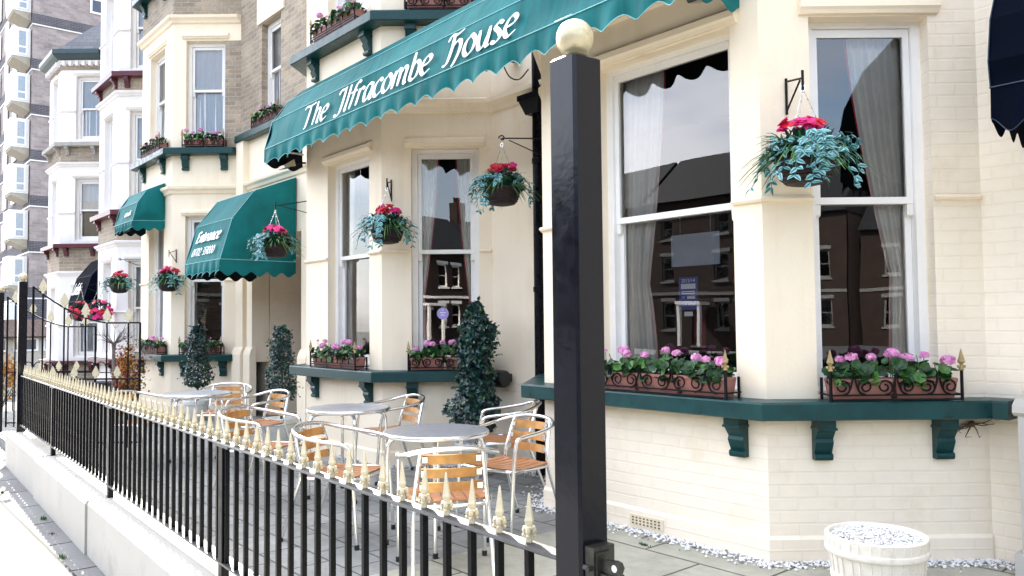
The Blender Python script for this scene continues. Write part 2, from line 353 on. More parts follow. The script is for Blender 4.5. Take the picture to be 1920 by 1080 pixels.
# ------------------------------------------------------------------ camera, light, sky
F = 1493.; TH = rad(49.2); PITCH = math.atan(63 / F); ROLL = .010
fw = Vector((-sin(TH) * cos(PITCH), cos(TH) * cos(PITCH), sin(PITCH)))
r0 = Vector((cos(TH), sin(TH), 0)); u0 = r0.cross(fw)
rr = r0 * cos(ROLL) - u0 * sin(ROLL); uu = u0 * cos(ROLL) + r0 * sin(ROLL)
cam = bpy.data.objects.new('camera', bpy.data.cameras.new('camera')); col.objects.link(cam)
cam.data.sensor_width = 36; cam.data.lens = F / 1920 * 36; cam.data.clip_end = 600; cam.data.clip_start = .05
M = Matrix((rr, uu, -fw)).transposed().to_4x4(); M.translation = (0, 0, 1.43); cam.matrix_world = M
sc.camera = cam

SAZ, SEL = rad(17), rad(43)          # sun stands down the street (-X), a little behind the facade line (+Y)
sd = Vector((-cos(SAZ) * cos(SEL), sin(SAZ) * cos(SEL), sin(SEL)))
sl = bpy.data.lights.new('sun', 'SUN'); sl.energy = 5.0; sl.angle = rad(.5); sl.color = (1, .95, .86)
so = bpy.data.objects.new('sun', sl); col.objects.link(so); so.rotation_euler = sd.to_track_quat('Z', 'Y').to_euler(); so.location = (0, 0, 30)
w = bpy.data.worlds.new('World'); sc.world = w; w.use_nodes = True
t = w.node_tree; L = t.links.new; bg = t.nodes['Background']
sky = N(t, 'ShaderNodeTexSky', sky_type='NISHITA', sun_disc=False, sun_elevation=SEL, sun_rotation=math.atan2(sd.x, sd.y), dust_density=2., air_density=1., ozone_density=1.)
tc = N(t, 'ShaderNodeTexCoord'); mp = N(t, 'ShaderNodeMapping'); mp.inputs['Scale'].default_value = (1, 1, 2.6); L(tc.outputs['Generated'], mp.inputs['Vector'])
cn = N(t, 'ShaderNodeTexNoise', i_Scale=2.3, i_Detail=7., i_Roughness=.55); L(mp.outputs[0], cn.inputs['Vector'])
cr = N(t, 'ShaderNodeMapRange', i_1=.42, i_2=.68, i_3=.08, i_4=.92); L(cn.outputs['Fac'], cr.inputs[0])
mx = N(t, 'ShaderNodeMix', data_type='RGBA'); L(cr.outputs[0], mx.inputs[0]); L(sky.outputs[0], mx.inputs[6])
# clouds towards the sun are brighter than clouds opposite it
dt = N(t, 'ShaderNodeVectorMath', operation='DOT_PRODUCT'); dt.inputs[1].default_value = sd; L(tc.outputs['Generated'], dt.inputs[0])
d2 = N(t, 'ShaderNodeMapRange', i_1=-.9, i_2=1., i_3=.36, i_4=1.9); L(dt.outputs['Value'], d2.inputs[0])
cc = N(t, 'ShaderNodeMix', data_type='RGBA', blend_type='MULTIPLY'); cc.inputs[0].default_value = 1; cc.inputs[6].default_value = (6.9, 6.9, 7.3, 1); L(d2.outputs[0], cc.inputs[7]); L(cc.outputs[2], mx.inputs[7])
L(mx.outputs[2], bg.inputs['Color']); bg.inputs['Strength'].default_value = .105
sc.view_settings.view_transform = 'Standard'; sc.view_settings.look = 'None'; sc.view_settings.exposure = 2.6; sc.view_settings.gamma = 1
sc.cycles.max_bounces = 8; sc.cycles.transparent_max_bounces = 12; sc.cycles.caustics_reflective = False; sc.cycles.caustics_refractive = False
sc.cycles.sample_clamp_indirect = 6
sc.cycles.use_denoising = True

# ------------------------------------------------------------------ wall builders
CA = 49.2; TT = tan(rad(CA / 2))
def wallface(mb, f, Lw, z0, z1, ops=(), th=.22, c0=0, c1=0, mfun=None):
    """one wall face with openings [(s0,s1,z0,z1)]; c0/c1 mitre of the inner side"""
    ss = sorted({0, Lw, *[q for o in ops for q in o[:2]]}); zs = sorted({z0, z1, *[min(z1, max(z0, q)) for o in ops for q in o[2:]]})
    def si(s): return c0 * th if s == 0 else (Lw - c1 * th if s == Lw else s)
    def isop(i, j):
        if i < 0 or j < 0 or i >= len(ss) - 1 or j >= len(zs) - 1: return None
        a = (ss[i] + ss[i + 1]) / 2; b = (zs[j] + zs[j + 1]) / 2
        return any(o[0] < a < o[1] and o[2] < b < o[3] for o in ops)
    P = f.P
    for i in range(len(ss) - 1):
        for j in range(len(zs) - 1):
            if isop(i, j): continue
            a, b, c, d = ss[i], ss[i + 1], zs[j], zs[j + 1]
            mi = mfun((a + b) / 2, (c + d) / 2) if mfun else None
            mb.quad(P(a, 0, c), P(b, 0, c), P(b, 0, d), P(a, 0, d), mi)
            mb.quad(P(si(b), -th, c), P(si(a), -th, c), P(si(a), -th, d), P(si(b), -th, d), mi)
            if isop(i - 1, j) : mb.quad(P(a, -th, c), P(a, 0, c), P(a, 0, d), P(a, -th, d), mi)
            if isop(i + 1, j) : mb.quad(P(b, 0, c), P(b, -th, c), P(b, -th, d), P(b, 0, d), mi)
            if isop(i, j - 1): mb.quad(P(a, 0, c), P(a, -th, c), P(b, -th, c), P(b, 0, c), mi)
            if isop(i, j + 1): mb.quad(P(a, 0, d), P(b, 0, d), P(b, -th, d), P(a, -th, d), mi)
def curtain(f, s0, s1, z0, z1, o, edge0, edge1, mat_, parent, trim=None, side=0, folds=9, amp=.018, name='curtain'):
    """hanging cloth between jamb and a free edge; edge0/edge1: free edge at top, tie, bottom as fractions of width"""
    mb = MB(); nz, nx = 22, folds * 5
    for i in range(nz + 1):
        v = i / nz; z = z1 + (z0 - z1) * v
        if v < .68: fr_ = edge0[0] + (edge0[1] - edge0[0]) * (v / .68) ** 1.4
        else: fr_ = edge0[1] + (edge0[2] - edge0[1]) * ((v - .68) / .32) ** .7
        for j in range(nx + 1):
            x = j / nx; W = s1 - s0
            s = s0 + W * fr_ * x if side == 0 else s1 - W * fr_ * x
            ph = x * folds * 2 * pi
            dd = amp * (sin(ph + .8 * sin(v * 3)) + .4 * sin(ph * .37 + 2 * v)) * (.7 + .3 * v)
            mb.v.append(f.P(s, o + dd, z))
    for i in range(nz):
        for j in range(nx):
            a = i * (nx + 1) + j; mb.f.append((a, a + 1, a + nx + 2, a + nx + 1)); mb.mi.append(1 if (trim and j >= nx - 2) else 0)
    return mb.build(name, [mat_, trim] if trim else mat_, parent, smooth=True)
def window(house, f, s0, s1, z0, z1, zm, rec=.10, dress='net', fw_=.055, m=None, hd=.066):
    mb = MB(); W = m or WHITEW; q = rec
    mb.fbox(f, s0, s0 + fw_, -q - .1, -q, z0, z1); mb.fbox(f, s1 - fw_, s1, -q - .1, -q, z0, z1)
    mb.fbox(f, s0 + fw_, s1 - fw_, -q - .1, -q, z1 - hd, z1)
    mb.strip(f, s1 - s0, [(-q - .1, z0), (-q + .05, z0), (-q + .05, z0 + .03), (-q, z0 + .05), (-q - .1, z0 + .05)], s0=s0)
    a, b = s0 + fw_ + .002, s1 - fw_ - .002; r = .038
    zt = z1 - hd - .002
    for (lo, hi, o1, o0, bt, tp) in ((zm - .022, zt, -q - .022, -q - .056, .042, .05), (z0 + .052, zm + .02, -q - .06, -q - .094, .075, .04)):
        mb.fbox(f, a, a + r, o0, o1, lo, hi); mb.fbox(f, b - r, b, o0, o1, lo, hi)
        mb.fbox(f, a + r, b - r, o0, o1, lo, lo + bt); mb.fbox(f, a + r, b - r, o0, o1, hi - tp, hi)
    # sash horns
    for s_ in (a, b - r):
        mb.strip(f, r, [(-q - .022, zm - .024), (-q - .03, zm - .09), (-q - .05, zm - .10), (-q - .056, zm - .024)], s0=s_)
    win = mb.build('window', W, house)
    g = MB()
    for (lo, hi, o) in ((zm + .018, zt - .048, -q - .038), (z0 + .12, zm - .018, -q - .076)):
        x = R.uniform(-.004, .004); y = R.uniform(-.003, .003)
        g.quad(f.P(a + r - .004, o + x, lo), f.P(b - r + .004, o - x, lo), f.P(b - r + .004, o - x + y, hi), f.P(a + r - .004, o + x + y, hi))
    g.build('pane', GLASS, win)
    o = -q - .125
    if dress == 'net': curtain(f, s0 - .02, s1 + .02, z0 + .02, z1, o + .035, (1, 1, 1), None, NET, win, folds=8)
    elif dress == 'right': curtain(f, s0, s1 + .03, z0, z1 - .02, o, (.60, .27, .30), None, CURT, win, REDTRIM, 1)
    elif dress == 'left': curtain(f, s0 - .03, s1, z0, z1 - .02, o, (.42, .27, .34), None, CURT, win, REDTRIM, 0)
    elif dress == 'pair':
        curtain(f, s0 - .03, s1, z0, z1 - .02, o, (.42, .20, .24), None, CURT, win, REDTRIM, 0, 7)
        curtain(f, s0, s1 + .03, z0, z1 - .02, o, (.40, .22, .24), None, CURT, win, REDTRIM, 1, 7)
    elif dress == 'thin': curtain(f, s0 - .03, s1, z0, z1 - .02, o, (.26, .20, .22), None, CURT, win, None, 0, 5)
    elif dress == 'blind':
        k = MB(); zz = z1 - (z1 - z0) * .35
        k.fbox(f, s0, s1, o - .01, o, z0, zz)
        k.build('blind', BLIND, win); curtain(f, s0 - .05, s1 + .05, z0, z1, o - .06, (1, 1, 1), None, NET, win, folds=8)
    elif dress == 'plain': pass
    return win
LINT = [(0, 0), (.025, 0), (.035, .02), (.05, .035), (.05, .075), (.03, .09), (0, .1)]
def lintel(house, f, s0, s1, z, m):
    mb = MB(); mb.strip(f, s1 - s0 + .12, [(o, z + dz) for o, dz in LINT], s0=s0 - .06); mb.build('lintel', m, house)
def string(house, f, L_, prof, c0, c1, s0, m):
    mb = MB(); mb.strip(f, L_, prof, c0, c1, s0=s0); mb.build('string_course', m, house)
CORN = [(0, 0), (.03, .01), (.05, .05), (.09, .08), (.10, .12), (.06, .14), (0, .15)]
def corbel(house, f, s, z1, h=.245, d=.105, wd=.105, m=None):
    mb = MB()
    pr = [(0, z1), (d, z1), (d, z1 - .25 * h), (d * .93, z1 - .27 * h), (d * .86, z1 - .29 * h)]
    for i in range(7):
        a = i / 6; pr.append((d * (.84 - .52 * a - .16 * sin(pi * a) * (1 if a < .5 else -.2)), z1 - h * (.31 + .52 * a)))
    pr += [(d * .50, z1 - .86 * h), (d * .52, z1 - .93 * h), (d * .44, z1 - h), (0, z1 - h)]
    mb.strip(f, wd, pr, s0=s - wd / 2)
    mb.strip(f, wd + .012, [(0, z1 - .2 * h), (d + .006, z1 - .2 * h), (d + .006, z1 - .26 * h), (0, z1 - .26 * h)], s0=s - wd / 2 - .006)
    return mb.build('corbel', m or TEALW, house)
class Bay:
    """three sided bay: left canted, front, right canted"""
    def __init__(b, xl, xr, yf, yml, ymr):
        b.yf = yf; b.front = Fr((xl, yf), 0); b.LF = xr - xl
        b.right = Fr((xr, yf), CA); b.LR = (ymr - yf) / sin(rad(CA))
        b.LL = (yml - yf) / sin(rad(CA)); b.left = Fr((xl - b.LL * cos(rad(CA)), yml), -CA)
        b.xend = xr + b.LR * cos(rad(CA)); b.xstart = b.left.p.x
    def faces(b): return ((b.left, b.LL, -TT, TT), (b.front, b.LF, TT, TT), (b.right, b.LR, TT, -TT))
    def band(b, mb, prof, mi=None, ext=0):
        for f, Lw, c0, c1 in b.faces():
            mb.strip(f, Lw + (ext if f is b.right else 0), prof, c0, c1 if not (ext and f is b.right) else 0, mi)
YF = 4.253
house = thing('guest_house', (-7, 5.2, 0), 'long cream painted guest house with bay windows and dark green ledges behind the terrace', 'house')
bayR = Bay(-4.55, -2.62, YF, 5.1, 5.25)
bayM = Bay(-8.60, -6.94, YF, 5.1, 5.1)
bayE = Bay(-15.05, -13.40, YF, 5.1, 5.1)
TOPZ = 8.6
gR = dict(fr=(.60, 1.73), rt=(.306, 1.03))
gM = dict(fr=(.52, 1.42), rt=(.30, .99))
gE = dict(fr=(.45, 1.25), rt=(.22, .86))
def hotel_bay(b, g, ledge1, dressF, dressR, upF='net', upR='net', style='cream'):
    wall = MB(); low = MB(); tr = MB()
    z_head = 3.26 if b is bayR else 3.20; z_sill = .965; z1 = ledge1
    for f, Lw, c0, c1 in b.faces():
        if f is b.front: op = g['fr']
        elif f is b.right: op = g['rt']
        else: op = (b.LL - g['rt'][1], b.LL - g['rt'][0])
        wallface(low, f, Lw, -.3, .85, c0=c0, c1=c1)
        wallface(wall, f, Lw, .85, z1, [(op[0], op[1], z_sill, z_head)], c0=c0, c1=c1, mfun=lambda s, z, f=f, op=op: 2 if (b is bayR and f is b.right and s > op[1]) else 0)
        u0, u1 = z1 + .16, z1 + 1.80
        if style == 'cream':
            wallface(wall, f, Lw, z1, TOPZ, [(op[0], op[1], u0, u1 + .1)], c0=c0, c1=c1)
        else:
            def mf(s, z, f=f, op=op):
                if z > 6.45: return 1
                if f is b.right and s > op[1] and z < 6.02: return 1
                return 0
            wallface(wall, f, Lw, z1, 7.05, [(op[0], op[1], u0, u1), (op[0] + .001, op[0] + .002, 6.45, 6.4501)], c0=c0, c1=c1, mfun=mf)
            wallface(wall, f, Lw, 7.05, TOPZ, c0=c0, c1=c1, mfun=lambda s, z: 1)
        lintel(house, f, op[0], op[1], z_head + .012, CREAM)
        lintel(house, f, op[0], op[1], (u1 if style != 'cream' else u1 + .1) + .03, CREAM)
        # string across the piers at the meeting rail height, plinth
        for (a, c) in ((0, op[0]), (op[1], Lw)):
            mm = (c0 if a == 0 else 0, c1 if c == Lw else 0)
            string(house, f, c - a, [(0, 2.135), (.02, 2.135), (.03, 2.15), (.02, 2.165), (0, 2.165)], mm[0], mm[1], a, CREAM)
        window(house, f, op[0], op[1], z_sill, z_head, 2.155, dress=(dressF if f is b.front else dressR if f is b.right else 'net'), hd=.034)
        if z1 < 7: window(house, f, op[0], op[1], u0, u1 + (.1 if style == 'cream' else 0), (u0 + u1) / 2 + .02, dress='net')
    for zc in (3.56,) + ((6.38,) if style != 'cream' else ()):
        tr = MB(); b.band(tr, [(o, zc + z) for o, z in CORN]); tr.build('cornice', CREAM, house)
    b.band(low, [(0, -.3), (.018, -.3), (.018, .13), (.004, .15), (0, .15)])
    wall.build('wall', [CREAM, STOCK, CBRICK], house); low.build('wall_base', CBRICK if b is bayR else CREAM, house)
    for zz, nm in ((.95, 1), (z1 + .0, 1)) + (((7.26, 1),) if style != 'cream' else ()):
        l = MB(); b.band(l, [(-.01, zz - .107), (.165, zz - .107), (.175, zz - .10), (.175, zz - .012), (.165, zz), (-.01, zz + .004)], ext=0)
        l.build('ledge', TEALW, house)
        spots = [(b.front, g['fr'][0] - .25), (b.front, g['fr'][1] + .02)] + [(b.right, g['rt'][0] + .01), (b.right, g['rt'][1] + .0)]
        for f, s in spots: corbel(house, f, s, zz - .108)
hotel_bay(bayR, gR, 4.57, 'left', 'right')
hotel_bay(bayM, gM, 4.57, 'thin', 'pair')
hotel_bay(bayE, gE, 4.30, 'net', 'thin', style='brick')
def main_wall(x0, x1, y, ops=(), zs=((-.3, .84, 'low'), (.84, 4.45, 'c'), (4.45, TOPZ, 'b')), c0=-TT, c1=-TT):
    f = Fr((x0, y), 0); Lw = x1 - x0
    mbs = {}
    for z0, z1, k in zs:
        mb = mbs.setdefault(k, MB())
        wallface(mb, f, Lw, z0, z1, [(a - x0, b - x0, max(c, z0), min(d, z1)) for a, b, c, d in ops if c < z1 and d > z0], c0=c0, c1=c1)
    dr_ = [o for o in ops if o[2] < .5]
    if dr_:
        mbs.pop('low')
        for a, b in ((x0, dr_[0][0]), (dr_[0][1], x1)):
            mb = MB(); wallface(mb, Fr((a, y), 0), b - a, -.3, .84); mb.build('wall_base', CREAM, house)
    for k, mb in mbs.items(): mb.build({'low': 'wall_base', 'c': 'wall', 'b': 'brick_wall'}[k], {'low': CBRICK if f.p.x > -7 else CREAM, 'c': CREAM, 'b': STOCK}[k], house)
    return f
# gap between the right and middle bays
g1 = main_wall(bayM.xend, bayR.xstart, 5.1)
# right of the right bay: painted brick
f = Fr((bayR.xend, 5.25), 0); mb = MB(); wallface(mb, f, 2.6, -.3, TOPZ, c0=-TT); 
mb.build('wall', CBRICK, house)
l = MB(); l.strip(f, .16, [(-.01, .843), (.165, .843), (.175, .85), (.175, .938), (.165, .95), (-.01, .954)], -TT, 0); l.build('ledge', TEALW, house)
# entrance section between bay M and bay E
DX0, DX1 = -12.05, -10.35
g2 = main_wall(bayE.xend, bayM.xstart, 5.1, [(DX0, DX1, -.3, 2.75), (-11.85, -11.16, 4.62, 6.12)])
for (f, Lw) in ((g1, bayR.xstart - bayM.xend), (g2, bayM.xstart - bayE.xend)):
    mb = MB(); mb.strip(f, Lw, [(o, 3.56 + z) for o, z in CORN], -TT, -TT); mb.build('cornice', CREAM, house)
mb = MB(); mb.strip(g2, bayM.xstart - bayE.xend, [(-.01, 4.36), (.12, 4.36), (.13, 4.37), (.13, 4.46), (.12, 4.475), (-.01, 4.48)], -TT, -TT); mb.build('ledge', TEALW, house)
s = -bayE.xend
window(house, g2, -11.85 + s, -11.16 + s, 4.62, 6.12, 5.38, dress='net')
mb = MB(); mb.fbox(g2, -11.98 + s, -11.03 + s, .0, .025, 6.14, 6.62); mb.build('lintel', CREAM, house)
# pilasters of the entrance
def pilaster(f, s0, s1, d, z1, base=.95):
    mb = MB(); mb.fbox(f, s0, s1, 0, d, base + .12, z1)
    mb.strip(f, s1 - s0 + .06, [(0, -.3), (d + .05, -.3), (d + .05, base), (d + .03, base + .07), (d, base + .12), (0, base + .12)], s0=s0 - .03)
    mb.build('pilaster', CREAM, house)
pilaster(g2, .06, .34, .10, 4.36); pilaster(g2, DX0 + s - .2, DX0 + s + .0, .06, 2.9); pilaster(g2, DX1 + s, DX1 + s + .2, .06, 2.9); pilaster(g2, DX1 + s + .36, DX1 + s + .62, .09, 4.36)
# porch recess
mb = MB()
mb.box(DX0 - .2, DX0, 5.33, 6.6, -.1, 2.95); mb.box(DX1, DX1 + .2, 5.33, 6.6, -.1, 2.95); mb.box(DX0, DX1, 5.33, 6.6, 2.755, 2.95)
mb.build('porch_recess', CBRICK, house)
mb = MB(); mb.box(DX0, DX1, 6.45, 6.55, -.1, 2.75); mb.box(DX0 + .02, DX0 + .14, 6.36, 6.45, 0, 2.75); mb.box(DX1 - .14, DX1 - .02, 6.36, 6.45, 0, 2.75)
dr = mb.build('door', DOORM, house)
# back of the house, added dark inner wall, dark floors, roof
DARKIN = mat('painted room shade', (.016, .012, .011), .9)  # near-black: the shade deep inside the rooms is put into the colour
mb = MB(); mb.box(-15.7, .6, 6.75, 6.85, -.2, TOPZ - .3); mb.build('shade_wall', DARKIN, house)
mb = MB(); mb.box(-16.0, .9, 9.0, 9.2, -.3, TOPZ); mb.box(-16.0, -15.8, 5.1, 9.0, -.3, TOPZ + .3); mb.box(.7, .9, 5.47, 9.0, -.3, TOPZ)
mb.build('rear_wall', STOCK, house)
mb = MB()
for zz in (3.45, 7.4): mb.box(-15.8, .7, 5.45, 9.0, zz, zz + .1)
for b in (bayR, bayM, bayE):
    for zz in (3.45, 7.4):
        i = .2
        mb.add([(b.xstart + .4, 5.45, zz), (b.front.p.x + .1, b.yf + .25, zz), (b.front.p.x + b.LF - .1, b.yf + .25, zz), (b.xend - .4, 5.45, zz),
                (b.xstart + .4, 5.45, zz + .1), (b.front.p.x + .1, b.yf + .25, zz + .1), (b.front.p.x + b.LF - .1, b.yf + .25, zz + .1), (b.xend - .4, 5.45, zz + .1)],
               [(0, 1, 2, 3), (7, 6, 5, 4), (0, 4, 5, 1), (1, 5, 6, 2), (2, 6, 7, 3)])
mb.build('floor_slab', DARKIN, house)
# air brick, stains
ab = MB(); fA = Fr((-3.68, YF), 0)
ab.fbox(fA, 0, .29, .018, .024, -.02 + .05, .105)
for i in range(8):
    for j in range(3): ab.fbox(fA, .02 + i * .032, .036 + i * .032, .024, .026, .04 + j * .02, .05 + j * .02, 1)
ab.build('air_brick', [mat('air brick clay', (.80, .69, .50), .8), mat('air brick hole', (.16, .12, .08), .9)], house)

# ------------------------------------------------------------------ neighbouring houses B and C
def neighbour(root, b, storeys, top, openF, openR, brick_band, ledgem, mfw, dresses, corb, ztop, brickpier=False):
    wall = MB(); tr = MB()
    zs = [-1.0] + [z for z, _ in storeys] + [top]
    for f, Lw, c0, c1 in b.faces():
        op = openF if f is b.front else openR if f is b.right else (b.LL - openR[1], b.LL - openR[0])
        for k in range(len(zs) - 1):
            z0, z1 = zs[k], zs[k + 1]
            if k == 0: ops = []; wallface(wall, f, Lw, z0, z1, c0=c0, c1=c1, mfun=lambda s, z: 1 if brickpier else 0); continue
            wz0 = z0 + .08; wz1 = z0 + storeys[k - 1][1]; bz = wz1 + .38
            def mf(s, z, f=f, wz1=wz1, bz=bz):
                if z > bz and brick_band: return 1
                if brickpier and f is b.right and s > op[1] and z < wz1: return 1
                return 0
            wallface(wall, f, Lw, z0, min(bz, z1), [(op[0], op[1], wz0, wz1)], c0=c0, c1=c1, mfun=mf)
            if z1 > bz: wallface(wall, f, Lw, bz, z1, c0=c0, c1=c1, mfun=mf)
            lintel(root, f, op[0], op[1], wz1 + .02, WRENDER)
            string(root, f, Lw, [(o * .8, min(bz, z1) - .10 + z * .8) for o, z in CORN], c0, c1, 0, WRENDER)
            window(root, f, op[0], op[1], wz0, wz1, (wz0 + wz1) / 2, dress=dresses[k - 1])
            for (a, c) in ((0, op[0]), (op[1], Lw)):
                zz = (wz0 + wz1) / 2 - .1
                string(root, f, c - a, [(0, zz), (.02, zz), (.03, zz + .02), (.02, zz + .04), (0, zz + .04)], c0 if a == 0 else 0, c1 if c == Lw else 0, a, WRENDER)
    wall.build('wall', [WRENDER, STOCK], root)
    for (z, h), lm in zip(storeys, ledgem):
        l = MB(); b.band(l, [(-.01, z - .09), (.15, z - .09), (.155, z - .005), (.15, z), (-.01, z)]); l.build('ledge', lm, root)
        for f, s_ in ((b.front, .15), (b.front, b.LF - .12), (b.right, .18), (b.right, .82)): corbel(root, f, s_, z - .091, .2, .12, .09, lm)
hB = thing('terraced_house', (-17.2, 5.1, 0), 'white rendered house with maroon ledges beside the cream guest house', 'house')
bayB = Bay(-18.0, -16.6, YF, 5.1, 5.1)
neighbour(hB, bayB, [(.78, 1.9), (3.66, 1.95), (6.35, 1.8)], 8.6, (.40, 1.0), (.22, .88), True, (MAROON, MAROON, MAROON), None, ('net', 'net', 'net'), None, 9)
mb = MB(); fB = Fr((bayB.xend, 5.1), 0); wallface(mb, fB, max(.05, -15.8 - bayB.xend), -1, 8.6); fB2 = Fr((-19.4, 5.1), 0); wallface(mb, fB2, bayB.xstart + 19.4, -1, 8.6)
mb.build('wall', STOCK, hB)
mb = MB(); mb.box(-19.4, -15.95, 9, 9.2, -1, 8.6); mb.box(-19.4, -19.2, 5.32, 9, -1, 8.6); mb.box(-16.2, -16.02, 5.32, 9, -1, 8.6); mb.build('rear_wall', STOCK, hB)
mb = MB(); mb.box(-19.4, -15.95, 5.05, 9.3, 8.6, 8.75)
mb.add([(bayB.xstart, 5.1, 8.6), (-18.0, YF - .1, 8.6), (-16.6, YF - .1, 8.6), (bayB.xend, 5.1, 8.6), (-17.7, 5.1, 9.0), (-16.9, 5.1, 9.0)], [(0, 1, 4), (1, 2, 5, 4), (2, 3, 5), (0, 3, 2, 1)])
mb.build('roof', SLATE, hB)
mb = MB(); mb.box(-19.1, -16.25, 6.2, 6.3, -1, 8.5); mb.build('shade_wall', DARKIN, hB)  # added dark sheet behind the windows, room shade painted in
hC = thing('terraced_house', (-22.3, 5.1, -.3), 'pale house with a slate hipped roof over its bay, next to the tower block', 'house')
bayC = Bay(-22.95, -21.62, YF, 5.1, 5.1)
neighbour(hC, bayC, [(.60, 1.75), (3.40, 1.60), (5.86, 1.65)], 7.95, (.42, .92), (.36, .98), True, (MAROON, MAROON, STONE), None, ('net', 'blind', 'net'), None, 8, True)
mb = MB(); fC = Fr((bayC.xend, 5.1), 0); wallface(mb, fC, -19.4 - bayC.xend, -1, 8.0); mb.box(-23.75, bayC.xstart, 5.1, 5.3, -1, 8)
mb.box(-23.75, -19.4, 9, 9.2, -1, 8); mb.box(-23.75, -23.55, 5.3, 9, -1, 8); mb.build('wall', STOCK, hC)
mb = MB()
ev = [(bayC.xstart - .12, 5.1), (-23.06, YF - .22), (-21.50, YF - .22), (bayC.xend + .16, 5.1)]
ez, rz = 8.02, 9.35
mb.add([(x, y, ez) for x, y in ev] + [(-22.55, 5.35, rz), (-22.0, 5.35, rz)], [(0, 1, 4), (1, 2, 5, 4), (2, 3, 5), (0, 3, 2, 1)])
mb.add([(-24, 4.9, ez), (-19.4, 4.9, ez), (-19.4, 7.2, 10.2), (-24, 7.2, 10.2), (-19.4, 9.4, ez), (-24, 9.4, ez)], [(0, 1, 2, 3), (3, 2, 4, 5), (0, 3, 5), (1, 4, 2)])
rf = mb.build('roof', SLATE, hC)
mb = MB(); bayC.band(mb, [(0, 7.85), (.10, 7.88), (.20, 7.95), (.24, 8.0), (.24, 8.1), (.20, 8.1), (0, 8.0)]); mb.build('gutter', mat('slate green gutter', (.03, .06, .07), .4), hC)
mb = MB()
for f, Lw, c0, c1 in bayC.faces():
    k = int(Lw / .16)
    for i in range(k): mb = MB(); mb.fbox(f, .06 + i * .16, .13 + i * .16, .021, .12, 7.74, 7.849); mb.build('dentil', WRENDER, hC)
mb = MB(); bayC.band(mb, [(0, 7.66), (.02, 7.66), (.02, 7.849), (0, 7.849)]); mb.build('frieze', STOCK, hC)
mb = MB(); mb.box(-20.9, -19.9, 5.2, 7.0, 8.2, 9.7); mb.build('dormer', WHITEW, hC)

# ------------------------------------------------------------------ tower block and low annexe
tw = thing('tower_block', (-56, 12, -1.2), 'tall brown brick block of flats with stacked white window boxes', 'tower block')
TX, TY = -53., 8.9; SH = 2.68
mb = MB(); mb.box(-72, TX, TY, 26, -1.5, 27); mb.build('wall', TBRICK, tw)
zb = [19.15 - SH * k for k in range(-2, 8)]
mb = MB(); mb2 = MB()
for z in zb:
    mb.box(-72, TX + .04, TY - .03, 26, z + .02, z + .62); mb2.box(-72, TX + .06, TY - .05, 26, z - .05, z + .018)
mb.box(-72, TX + .045, TY - .035, 26, -1.4, 3.0)
mb.build('brick_band', DBRICK, tw); mb2.build('concrete_band', PLASTIC, tw)
for z in zb:
    # projecting window box
    y0, y1, x0, x1 = TY - 1.0, TY - .05, TX - 2.3, TX - .35
    zt, zl = z - .25, z - 1.95
    mb = MB(); mb.box(x0, x1, y0, y1, zl, zt)
    mb.hexa([(x0, y0 + .05, zl - .12), (x1 - .02, y0 + .05, zl - .12), (x1 - .02, y1, zl - .5), (x0, y1, zl - .5), (x0, y0 + .05, zl - .01), (x1 - .02, y0 + .05, zl - .01), (x1 - .02, y1, zl - .01), (x0, y1, zl - .01)], 1)
    wb = mb.build('window_box', [PLASTIC, mat('buff concrete', (.42, .37, .29), .8)], tw)
    mb = MB()
    mb.box(x1 + .001, x1 + .05, y0 + .25, y0 + .78, zl + .12, zt - .1); mb.build('window', WHITEW, wb)
    mb = MB(); mb.box(x1 + .051, x1 + .055, y0 + .34, y0 + .70, zl + .62, zt - .2); mb.box(x1 + .051, x1 + .055, y0 + .34, y0 + .70, zl + .2, zl + .52)
    mb.box(x0 + .2, x1 - .2, y0 - .02, y0 - .001, zl + .5, zt - .2)
    mb.build('pane', mat('pale window pane', (.30, .34, .38), .08, spec=.8), wb)
    for yy in (11.9, 13.2):
        mb = MB(); mb.box(TX + .005, TX + .07, yy, yy + 1.1, z - 1.3, z - .35); wn = mb.build('window', WHITEW, tw)
        mb = MB(); mb.box(TX + .071, TX + .075, yy + .12, yy + .98, z - 1.18, z - .47); mb.build('pane', mat('dark window pane', (.04, .05, .07), .08, spec=.8), wn)
    for k in range(3):
        xx = TX - 4.5 - k * 3.2
        mb = MB(); mb.box(xx - 1.2, xx, TY - .12, TY - .055, z - 2.0, z - .3); wn = mb.build('window', WHITEW, tw)
        mb = MB(); mb.box(xx - 1.1, xx - .1, TY - .125, TY - .121, z - 1.9, z - .4); mb.build('pane', MATS['pale window pane'], wn)
an = thing('store_building', (-44, 9, -1.2), 'low brown tiled store with a strip of windows below the tower block', 'store')
mb = MB(); mb.box(-46, -40.5, 4.9, 16, -1.5, .30); mb.box(-46, -40.55, 4.95, 16, .3, .95); mb.build('wall', [mat('buff render', (.50, .45, .38), .8)], an)
mb = MB()
for k in range(9):
    mb.box(-40.54, -40.48, 5.1 + k * 1.15, 6.05 + k * 1.15, .34, .92)
mb.build('window', WHITEW, an)
mb = MB()
for k in range(9):
    for j in range(2): mb.box(-40.479, -40.475, 5.17 + k * 1.15 + j * .42, 5.53 + k * 1.15 + j * .42, .42, .85)
mb.build('pane', MATS['dark window pane'], an)
mb = MB(); mb.add([(-40.2, 4.5, 1.0), (-40.2, 16, 1.0), (-42.4, 16, 1.75), (-42.4, 4.5, 1.75), (-46, 4.5, 1.75), (-46, 16, 1.75), (-40.2, 4.5, .93), (-40.2, 16, .93), (-46, 4.5, .93), (-46, 16, .93)],
                  [(0, 1, 2, 3), (3, 2, 5, 4), (6, 7, 1, 0), (0, 3, 4, 8, 6), (1, 7, 9, 5, 2), (4, 5, 9, 8)])
mb.build('roof', TILE, an)

